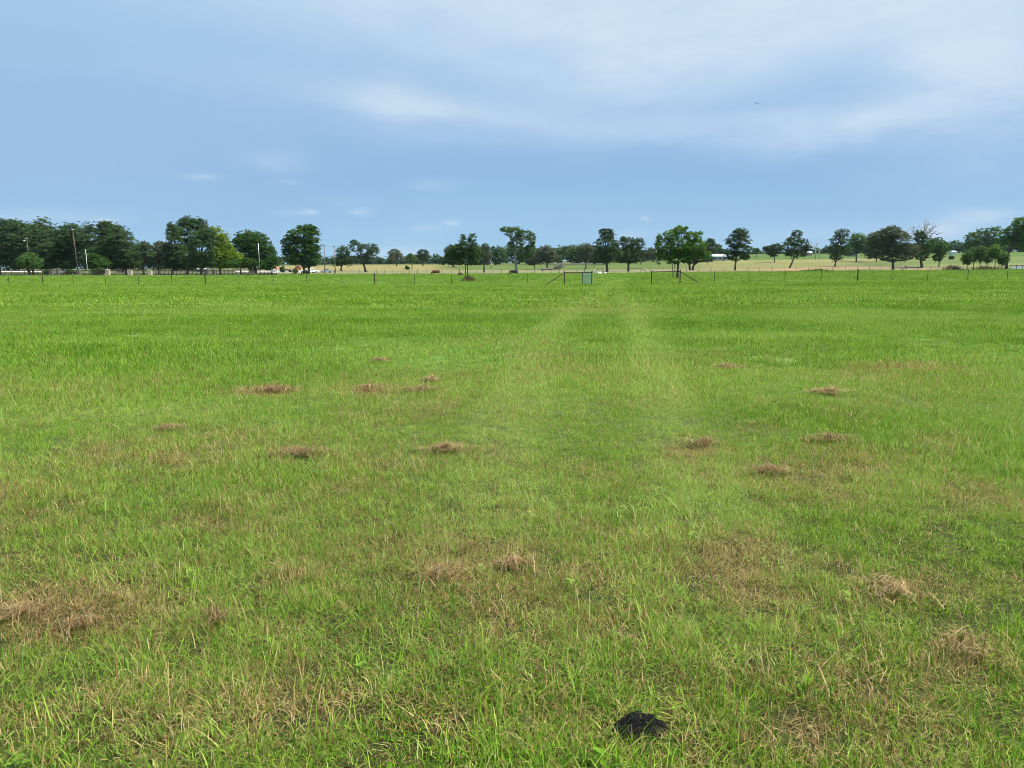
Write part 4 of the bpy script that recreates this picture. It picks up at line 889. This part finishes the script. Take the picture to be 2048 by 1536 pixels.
far_fence([(1420, 1990)], lambda p: 410 - (p - 1420) * .02, 'faint third fence crossing the slope above the bare earth', 30, 1.5, 'galv', group='far wire fences')
def pipe_fence():
    p0 = gp(-30, 203); root = empty('pipe_fence', p0); tag(root, 'black pipe fence with four rails along the left-hand grove', 'fence')
    xs = list(range(-30, 215, 13)) + [218, 256] + list(range(264, 300, 11)) + list(range(304, 560, 8)); pts = [gp(x, 203) - p0 for x in xs]
    for q in pts: MB().tube([q + [0, 0, -.2], q + [0, 0, 1.32]], .055, 6).build('post', MAT['dark_pipe'], root)
    for z, r_ in ((.14, .15), (.55, .05), (.9, .05), (1.28, .08)): MB().tube([q + [0, 0, z] for q in pts], r_, 6).build('rail', MAT['dark_pipe'], root)
pipe_fence()
for px, lb, mt, wd, hh in [(215, 'pale stone gate pillar under the sloping dark tree, first of the pale three', 'stone', 7, 1.42), (260, 'pale stone pillar between the other two pale pillars', 'stone', 6.5, 1.35), (299.5, 'pale squat stone pillar, rightmost of the pale three', 'stone', 6.5, 1.3),
                          (102, 'dark stone pillar right of the small light green round tree', 'dark_stone', 6, 1.6), (115, 'taller dark stone pillar left of the white car', 'dark_stone', 5, 1.75), (156.5, 'dark stone pillar at the foot of the brown utility pole', 'dark_stone', 6, 1.45), (413, 'dark stone pillar under the tall dark grove', 'dark_stone', 6, 1.45), (427, 'grey stone pillar left of the yellow-green tree trunk', 'dark_stone', 6, 1.45)]:
    g = gp(px, 201); W = wd * 201 / F; root = empty('stone_pillar', g); tag(root, lb, 'pillar', 'stone pillars along the pipe fence')
    MB().box((0, 0, hh / 2 - .1), (W, W, hh + .2)).build('shaft', MAT[mt], root); MB().box((0, 0, hh + .055), (W * 1.15, W * 1.15, .11), 0, .9).build('cap', MAT[mt], root)
    if px == 215: MB().tube([(0, 0, hh + .1), (0, 0, hh + .45)], [.1, .02], 8).build('finial', MAT['white_paint'], root)
def board_fence():
    p0 = gp(1090, 430); root = empty('board_fence', p0); tag(root, 'long weathered grey board fence in front of the dark woods', 'fence')
    n = 14; mb = MB()
    pts = [gp(1090 + 118 * i / n, 430) - p0 for i in range(n + 1)]
    for q in pts: MB().box(q + [0, 0, .7], (.2, .2, 1.6)).build('post', MAT['board'], root)
    for z in (.35, .75, 1.15): 
        m = MB()
        for a, b in zip(pts[:-1], pts[1:]): m.tube([a + [0, -.12, z], b + [0, -.12, z]], .14, 4)
        m.build('board', MAT['board'], root)
board_fence()
def panels():
    p0 = gp(2022, 243); root = empty('panel_pen', p0); tag(root, 'low white-panelled pen with dark top rail at the right edge', 'pen'); k = 243 / F
    for x0, x1 in ((1, 10), (11.5, 22), (23, 34), (35, 46)): MB().box(((x0 + x1) / 2 * k, 0, .62), ((x1 - x0) * k, .06, .95)).build('panel', MAT['white_paint'], root)
    MB().box((22 * k, 0, 1.24), (50 * k, .1, .14)).build('rail', MAT['dark_pipe'], root)
    for x in (0, 10.7, 22.5, 34.5): MB().box((x * k, 0, .65), (.09, .09, 1.5)).build('post', MAT['dark_pipe'], root)
panels()
g = gp(1348.5, 128); tag(MB().tube([(0, 0, -.2), (0, 0, 2.6)], [.06, .045], 6).build('stake', MAT['dark_pipe'], loc=g), 'dark upright stake left of the bright tree trunk', 'stake')
g = gp(1345, 133); tag(MB().tube([(0, 0, -.2), (0, 0, 2.4)], [.05, .04], 6).build('stake', MAT['dark_pipe'], loc=g), 'shorter dark stake, farther left of the bright tree trunk', 'stake')
g = gp(1155, 229); tag(MB().box((0, 0, .5), (.35, .08, 1.1)).build('marker_post', MAT['white_paint'], loc=g), 'small cream marker post standing before the second fence', 'marker')

# ------------------------------------------------------------------ poles and wires
def pole(px, Y, top_py, r0, label, mt, name='utility_pole', lean=0.0, arm=0, lamp=False, cap=False):
    g = gp(px, Y); H = at(px, top_py, Y)[2] - g[2]; root = empty(name, g); tag(root, label, 'pole'); t = np.array([lean * H, 0, H])
    MB().tube([(0, 0, -.4), t * .5, t], [r0, r0 * .85, r0 * .7], 10).build('shaft', MAT[mt], root, smooth=True)
    if arm: 
        a = MB().box(t + [0, -.12, -.35], (arm, .12, .14)).build('crossarm', MAT[mt], root)
        for x in (-.42, 0, .42): MB().tube([t + [x * arm, -.12, -.28], t + [x * arm, -.12, -.05]], [.06, .04], 6).build('insulator', MAT['white_paint'], a)
    if lamp:
        h = MB().tube([t + [0, 0, -.8], t + [-.6, 0, -.75], t + [-.75, 0, -.85]], .035, 6).build('lamp_arm', MAT['galv'], root)
        MB().tube([t + [-.75, 0, -.72], t + [-.75, 0, -.95], t + [-.75, 0, -1.05]], [.12, .30, .10], 10).build('lamp', MAT['white_paint'], h)
        for z in (-2.2, -4.0): MB().box(t + [-.2, 0, z], (.2, .12, .14)).build('insulator', MAT['white_paint'], root)
    return g + t
pole(155.5, 214, 458, .17, 'tall brown leaning utility pole before the dark grove', 'polewood', lean=-.045, arm=0.8)
tl = pole(59, 214, 475, .14, 'utility pole carrying a white lamp above the small light green tree', 'polewood', arm=0.9, lamp=True)
pole(174.5, 204, 499, .075, 'short slim white pole right of the brown leaning pole', 'white_paint', 'flag_pole', lean=-.01)
pole(519.5, 226, 487, .13, 'tall white pole before the dark round-topped tree', 'galv', 'light_pole', lean=-.012)
ta = pole(649.5, 232, 489, .15, 'grey utility pole, left one of the pair beside the big isolated tree', 'greypole', arm=1.0)
tb = pole(670.5, 262, 491, .15, 'grey utility pole, right one of the pair beside the big isolated tree', 'greypole', lean=-.02, arm=1.0)
def wire(a, b, sag, label):
    P = [np.array(a) * (1 - f) + np.array(b) * f - np.array([0, 0, sag * 4 * f * (1 - f)]) for f in np.linspace(0, 1, 14)]
    o = MB().tube([p - P[0] for p in P], .012, 4).build('power_line', MAT['wire'], loc=P[0]); tag(o, label, 'power line')
wire(ta - [0, 0, .2], tb - [0, 0, .2], .3, 'thin power line slung between the two grey utility poles')
wire(tl - [0, 0, 2.2], gp(-120, 216) + [0, 0, 7.6], .5, 'upper thin power line running left from the lamp pole')
wire(tl - [0, 0, 4.0], gp(-120, 216) + [0, 0, 6.0], .4, 'lower thin power line running left from the lamp pole')

# ------------------------------------------------------------------ yard: drives, buildings, vehicles, play towers
def strip(name, pa, pb, Ya, Yb, mt, lift=.03):
    nx, ny = 60, 14; V = []; 
    for j in range(ny + 1):
        for i in range(nx + 1):
            q = gp(pa + (pb - pa) * i / nx, Ya + (Yb - Ya) * j / ny); V.append((q[0], q[1], q[2] + lift))
    Fc = [(j * (nx + 1) + i, j * (nx + 1) + i + 1, (j + 1) * (nx + 1) + i + 1, (j + 1) * (nx + 1) + i) for j in range(ny) for i in range(nx)]
    o = MB().add(V, Fc).build(name, mt, smooth=True); o['kind'] = 'structure'; return o
strip('gravel_yard', -260, 98, 318, 420, MAT['gravel'], .10)
strip('gravel_drive', 522, 612, 246, 262, MAT['gravel'], .12)
strip('gravel_road', 470, 640, 305, 330, MAT['gravel'], .10)
def house(px, Y, W, D, H, RH, label, wall, roof, name='house', cat_='house', win=3, door=True):
    g = gp(px, Y); root = empty(name, g); tag(root, label, cat_)
    MB().box((0, 0, H / 2 - .3), (W, D, H + .6)).build('wall', MAT[wall], root)
    o = .4; v = [(-W / 2 - o, -D / 2 - o, H), (W / 2 + o, -D / 2 - o, H), (W / 2 + o, D / 2 + o, H), (-W / 2 - o, D / 2 + o, H), (-W / 2 - o, 0, H + RH), (W / 2 + o, 0, H + RH)]
    v2 = [(x, y, z + .14) for x, y, z in v]
    MB().add(v + v2, [(0, 1, 5, 4), (3, 4, 5, 2), (6, 10, 11, 7), (9, 8, 11, 10), (0, 6, 7, 1), (2, 8, 9, 3), (0, 4, 10, 6), (4, 3, 9, 10), (1, 7, 11, 5), (5, 11, 8, 2)]).build('roof', MAT[roof], root)
    MB().add([(-W / 2, -D / 2, H), (-W / 2, D / 2, H), (-W / 2, 0, H + RH * .94), (W / 2, -D / 2, H), (W / 2, D / 2, H), (W / 2, 0, H + RH * .94)], [(0, 2, 1), (3, 4, 5)]).build('gable', MAT[wall], root)
    for i in range(win):
        x = -W / 2 + W * (i + .7) / (win + .4); wd = MB().box((x, -D / 2 - .02, H * .55), (W * .09, .06, H * .32)).build('window', MAT['glass'], root)
    if door: MB().box((W * .36, -D / 2 - .02, 1.0), (1.0, .06, 2.0)).build('door', MAT['roofdark'], root)
house(245, 300, 3.2, 4, 1.3, .5, 'small pinkish brick house glimpsed below the sloping dark tree', 'brick', 'roofdark')
house(507, 262, 2.2, 3, 1.5, .4, 'small tan shed behind the fence, left of the tall white pole', 'beige', 'beige', 'shed', 'shed', 1, False)
house(405, 320, 3.2, 4, 1.0, .4, 'low cream building seen under the dark grove', 'stone', 'roofwhite', 'shed', 'shed', 1, False)
house(1438, 505, 12.5, 14, 2.2, 1.5, 'long low barn with white metal roof and blue-grey walls', 'bluegrey', 'roofwhite', 'barn', 'barn', 4)
house(1702, 560, 4.2, 6, 2.2, 1.0, 'small white-roofed building between the ragged oak and the large round tree', 'bluegrey', 'roofwhite', 'shed', 'shed', 1, False)
house(1903, 600, 2.8, 5, 2.1, .9, 'tiny white building on the skyline right of the slanting green tree', 'white_paint', 'roofwhite', 'shed', 'shed', 1, False)
house(1616, 620, 3.5, 5, 2.2, 1.2, 'small pinkish house on the skyline right of the leaning oak', 'brick', 'roofwhite', 'house', 'house', 1, False)
def play_tower(px, Y, label, roof, sc=1.0):
    g = gp(px, Y); root = empty('play_tower', g); tag(root, label, 'play tower'); b = .8 * sc
    for x in (-b, b):
        for y in (-b, b): MB().tube([(x, y, -.2), (x, y, 2.0 * sc)], .07, 6).build('post', MAT['polewood'], root)
    MB().box((0, 0, 1.0 * sc), (2 * b, 2 * b, .1)).build('platform', MAT['polewood'], root)
    h = 2.0 * sc; e = b * 1.35
    v = [(-e, -e, h), (e, -e, h), (e, e, h), (-e, e, h), (-e * .55, -e * .55, h + .95 * sc), (e * .55, -e * .55, h + .95 * sc), (e * .55, e * .55, h + .95 * sc), (-e * .55, e * .55, h + .95 * sc)]
    MB().add(v, [(0, 1, 5, 4), (1, 2, 6, 5), (2, 3, 7, 6), (3, 0, 4, 7), (4, 5, 6, 7), (3, 2, 1, 0)]).build('roof', MAT[roof], root)
    MB().box((0, -b, h - .12), (2 * e, .08, .22)).build('valance', MAT['darkred'], root)
    MB().add([(b * .3, -b, 1.0 * sc), (b * .9, -b, 1.0 * sc), (b * 1.6, -b - .6, 0), (b * 2.2, -b - .6, 0), (b * .3, -b, 1.08 * sc), (b * .9, -b, 1.08 * sc), (b * 1.6, -b - .6, .08), (b * 2.2, -b - .6, .08)], [(0, 1, 3, 2), (4, 6, 7, 5), (0, 2, 6, 4), (1, 5, 7, 3), (0, 4, 5, 1), (2, 3, 7, 6)]).build('slide', MAT['white_paint'], root)
play_tower(550.5, 248, 'play tower with salmon-red roof left of the big isolated tree', 'redroof', .78)
play_tower(596, 256, 'play tower with dark red roof partly behind the big isolated tree', 'darkred', .85)
def car(px, Y, label, L=4.3, W=1.75, body='white_paint', name='parked_car', cat_='car', truck=False, rz=0.0):
    g = gp(px, Y); root = empty(name, g, rz); tag(root, label, cat_)
    prof = [(-.5, .30), (-.5, .62), (-.46, .70), (-.30, .78), (-.20, 1.15), (-.12, 1.28), (.22, 1.30), (.36, 1.12), (.44, .86), (.5, .78), (.5, .30)] if not truck else \
           [(-.5, .45), (-.5, .85), (-.28, .95), (-.20, 1.45), (-.14, 1.60), (.08, 1.60), (.12, 1.45), (.12, 1.0), (.5, 1.0), (.5, .45)]
    n = len(prof); v = []
    for y, ins in ((-W / 2, 0), (W / 2, 0)):
        for x, z in prof: v.append((x * L, y * (1 - .18 * max(0, z - .85)), z))
    MB().add(v, [tuple(range(n))[::-1], tuple(range(n, 2 * n))] + [(i, (i + 1) % n, n + (i + 1) % n, n + i) for i in range(n)]).build('body', MAT[body], root)
    zt = 1.05 if not truck else 1.3
    for y in (-1, 1): MB().box((.03 * L if not truck else -.05 * L, y * (W / 2 * .96), zt), (.42 * L if not truck else .2 * L, .05, .24), 0, .85).build('window', MAT['glass'], root)
    for x in (-.31, .31):
        for y in (-1, 1):
            wv = MB().tube([(x * L, y * W / 2 * .82, .33), (x * L, y * W / 2 * 1.02, .33)], .33, 14).build('wheel', MAT['rubber'], root)
            MB().tube([(x * L, y * W / 2 * 1.0, .33), (x * L, y * W / 2 * 1.05, .33)], .19, 10).build('rim', MAT['galv'], wv)
    for y in (-1, 1): MB().box((-.5 * L, y * W * .34, .62 if not truck else .8), (.05, .25, .12)).build('headlight', MAT['galv'], root)
car(129, 262, 'white car parked beyond the black pipe fence, left of the brown pole', 3.3, 1.7)
car(622, 258, 'white pickup parked behind the black cow', 4.6, 1.8, name='pickup_truck', cat_='truck', truck=True, rz=.9)
car(652, 268, 'pale vehicle parked at the foot of the left grey pole', 4.0, 1.7, body='galv', rz=.3)
car(545, 252, 'white car parked under the salmon-red roofed play tower', 4.0, 1.7, rz=1.4)
car(573, 300, 'cream vehicle on the gravel road between the two play towers', 3.4, 1.6, body='stone', rz=.2)
for i, (px, Y, rx, ry, lb) in enumerate([(565, 270, 5, 7, 'dark round shrub just right of the salmon-roofed play tower'), (590, 248, 6, 5, 'dark low shrub in front of the dark red play tower'), (581, 285, 3, 3, 'tiny dark shrub on the gravel between the play towers')]):
    yb = project(*gp(px, Y))[1]; tree(px, Y, [(px, yb - ry * .9, rx, ry)], lb, 'oak', 'shrub', 'shrub', trunk=.06, holes=.05, group='shrubs round the play towers')

# ------------------------------------------------------------------ cattle
def fused(name, chains, mt, loc, rz, sc=1.0):
    """limbs and trunk as tapering tubes fused into one continuous skin"""
    mb = MB()
    for ch, flat in chains:
        P = np.array([q[:3] for q in ch], float); rr = [q[3] for q in ch]; m = MB().tube(P, rr, 14); V = np.concatenate(m.v); V[:, 1] = (V[:, 1] - P[0][1]) * flat + P[0][1]
        mb.add(V * sc, m.f)
    o = mb.build(name, MAT[mt], loc=loc, smooth=True); o.rotation_euler = (0, 0, rz)
    rm = o.modifiers.new('fuse', 'REMESH'); rm.mode = 'VOXEL'; rm.voxel_size = 0.03 * sc; rm.use_smooth_shade = True
    sm = o.modifiers.new('smooth', 'SMOOTH'); sm.factor = 0.5; sm.iterations = 5
    return o
def cow(px, Y, rz, label, mt, sc=1.0, up=False):
    """grows along -X: head towards -X"""
    ch = [([(.86, 0, 1.12, .12), (.78, 0, 1.08, .26), (.60, 0, 1.04, .33), (.30, 0, .96, .38), (.0, 0, .93, .40), (-.30, 0, .96, .38), (-.55, 0, 1.02, .33), (-.72, 0, 1.02, .24), (-.80, 0, 1.0, .12)], .78),
          ([(.55, 0, 1.22, .12), (.0, 0, 1.22, .10), (-.6, 0, 1.26, .12)], 1.0)]
    if not up:
        ch.append(([(-.55, 0, 1.05, .27), (-.85, 0, .90, .20), (-1.05, 0, .62, .15), (-1.12, 0, .46, .13)], .7)); hd = [(-1.08, 0, .50, .11), (-1.16, 0, .36, .13), (-1.26, 0, .18, .09), (-1.34, 0, .06, .075), (-1.36, 0, .03, .04)]
    else:
        ch.append(([(-.55, 0, 1.08, .27), (-.82, 0, 1.22, .20), (-1.0, 0, 1.36, .15)], .7)); hd = [(-.98, 0, 1.42, .11), (-1.12, 0, 1.38, .13), (-1.32, 0, 1.24, .09), (-1.46, 0, 1.14, .075), (-1.49, 0, 1.12, .04)]
    ch.append((hd, .85)); hx, hz = hd[1][0], hd[1][2]
    for q in (-1, 1):
        ch.append(([(-.52, q * .17, .90, .17), (-.57, q * .18, .66, .12), (-.59, q * .18, .42, .062), (-.58, q * .18, .14, .05), (-.60, q * .18, .0, .065)], 1.0))
        ch.append(([(.62, q * .17, .98, .22), (.66, q * .18, .74, .16), (.66, q * .18, .56, .085), (.76, q * .18, .42, .058), (.72, q * .18, .14, .05), (.70, q * .18, .0, .065)], 1.0))
        ch.append(([(hx + .06, q * .08, hz + .10, .035), (hx + .10, q * .20, hz + .12, .045), (hx + .12, q * .29, hz + .08, .02)], 1.0))
    ch.append(([(.84, 0, 1.20, .05), (.94, 0, 1.10, .035), (.97, 0, .75, .03), (.97, 0, .50, .045), (.97, 0, .40, .02)], 1.0))
    return tag(fused('cow', ch, mt, gp(px, Y), rz, sc), label, 'cow', 'grazing cattle')
cow(611, 192, .1, 'black cow grazing head down before the big isolated tree', 'cow_black')
cow(872, 188, .05, 'reddish brown cow grazing head down in the middle of the field', 'cow_brown', sc=1.05)
cow(1027, 196, -.05, 'black cow grazing beside the bare pale trunk of the tall tree', 'cow_black', sc=.95)
cow(1808, 236, math.pi / 2 + .25, 'red cow with white face and legs standing near the large round tree', 'cow_pied', up=True, sc=.98)
def calf(px, Y, rz, label, mt):
    ch = [([(.62, 0, .26, .10), (.48, 0, .28, .22), (.15, 0, .31, .27), (-.2, 0, .32, .25), (-.42, 0, .34, .18)], 1.0),
          ([(-.35, 0, .38, .18), (-.50, 0, .55, .12), (-.56, 0, .66, .10)], .8), ([(-.52, 0, .68, .09), (-.64, 0, .66, .10), (-.80, 0, .58, .06), (-.88, 0, .54, .045)], .9)]
    for q in (-1, 1):
        ch += [([(-.30, q * .16, .20, .11), (-.52, q * .20, .10, .07), (-.35, q * .24, .05, .05)], 1.0), ([(.40, q * .18, .22, .17), (.20, q * .26, .12, .10), (.05, q * .28, .05, .05)], 1.0),
               ([(-.58, q * .06, .74, .03), (-.56, q * .18, .74, .035)], 1.0)]
    return tag(fused('calf', ch, mt, gp(px, Y), rz), label, 'calf', 'calves resting by the far gateway')
calf(1199.5, 205, .3, 'small white calf lying left of the far gate post', 'cow_white')
calf(1212, 205, .1, 'brown and white calf lying right of the far gate post', 'cow_pied')
# ------------------------------------------------------------------ bird
def bird():
    p = at(1513, 207, 95); mb = MB()
    V = [(-.16, 0, 0), (-.05, .035, 0), (-.05, -.035, 0), (-.05, 0, .04), (.10, .02, 0), (.10, -.02, 0), (.10, 0, .025), (.22, .03, 0), (.22, -.03, 0)]
    mb.add(V, [(0, 2, 3), (0, 3, 1), (0, 1, 2), (1, 3, 6, 4), (2, 5, 6, 3), (1, 4, 5, 2), (4, 6, 7), (5, 8, 6), (6, 8, 7), (4, 7, 8, 5)])
    b = mb.build('bird', MAT['bird'], loc=p); tag(b, 'tiny dark bird flying high in the pale cloud', 'bird')
    for s in (-1, 1): MB().add([(-.04, s * .02, .02), (.07, s * .02, .02), (.0, s * .2, .07), (-.05, s * .19, .07), (.10, s * .38, .02), (-.04, s * .02, .03), (.07, s * .02, .03), (.0, s * .2, .08), (-.05, s * .19, .08), (.10, s * .38, .03)],
                              [(0, 1, 2, 3), (3, 2, 4), (5, 8, 7, 6), (8, 9, 7), (0, 3, 8, 5), (3, 4, 9, 8), (1, 6, 7, 2), (2, 7, 9, 4), (0, 5, 6, 1)]).build('wing', MAT['bird'], b)
    b.rotation_euler = (R(20), R(10), R(30))
bird()
#@@HAZE@@

# ------------------------------------------------------------------ air
def haze():
    mb = MB().box((0, 500, 32), (3000, 2200, 80)); m, t = mat('haze')
    v = t.nodes.new('ShaderNodeVolumePrincipled'); v.inputs['Color'].default_value = (.72, .84, 1, 1); v.inputs['Density'].default_value = 0.00004
    v.inputs['Anisotropy'].default_value = 0.2
    o = t.nodes.new('ShaderNodeOutputMaterial'); t.links.new(v.outputs[0], o.inputs['Volume'])
    h = mb.build('haze', m); h['kind'] = 'stuff'; h['label'] = 'thin blue summer haze over the far fields'; h['category'] = 'haze'
haze()
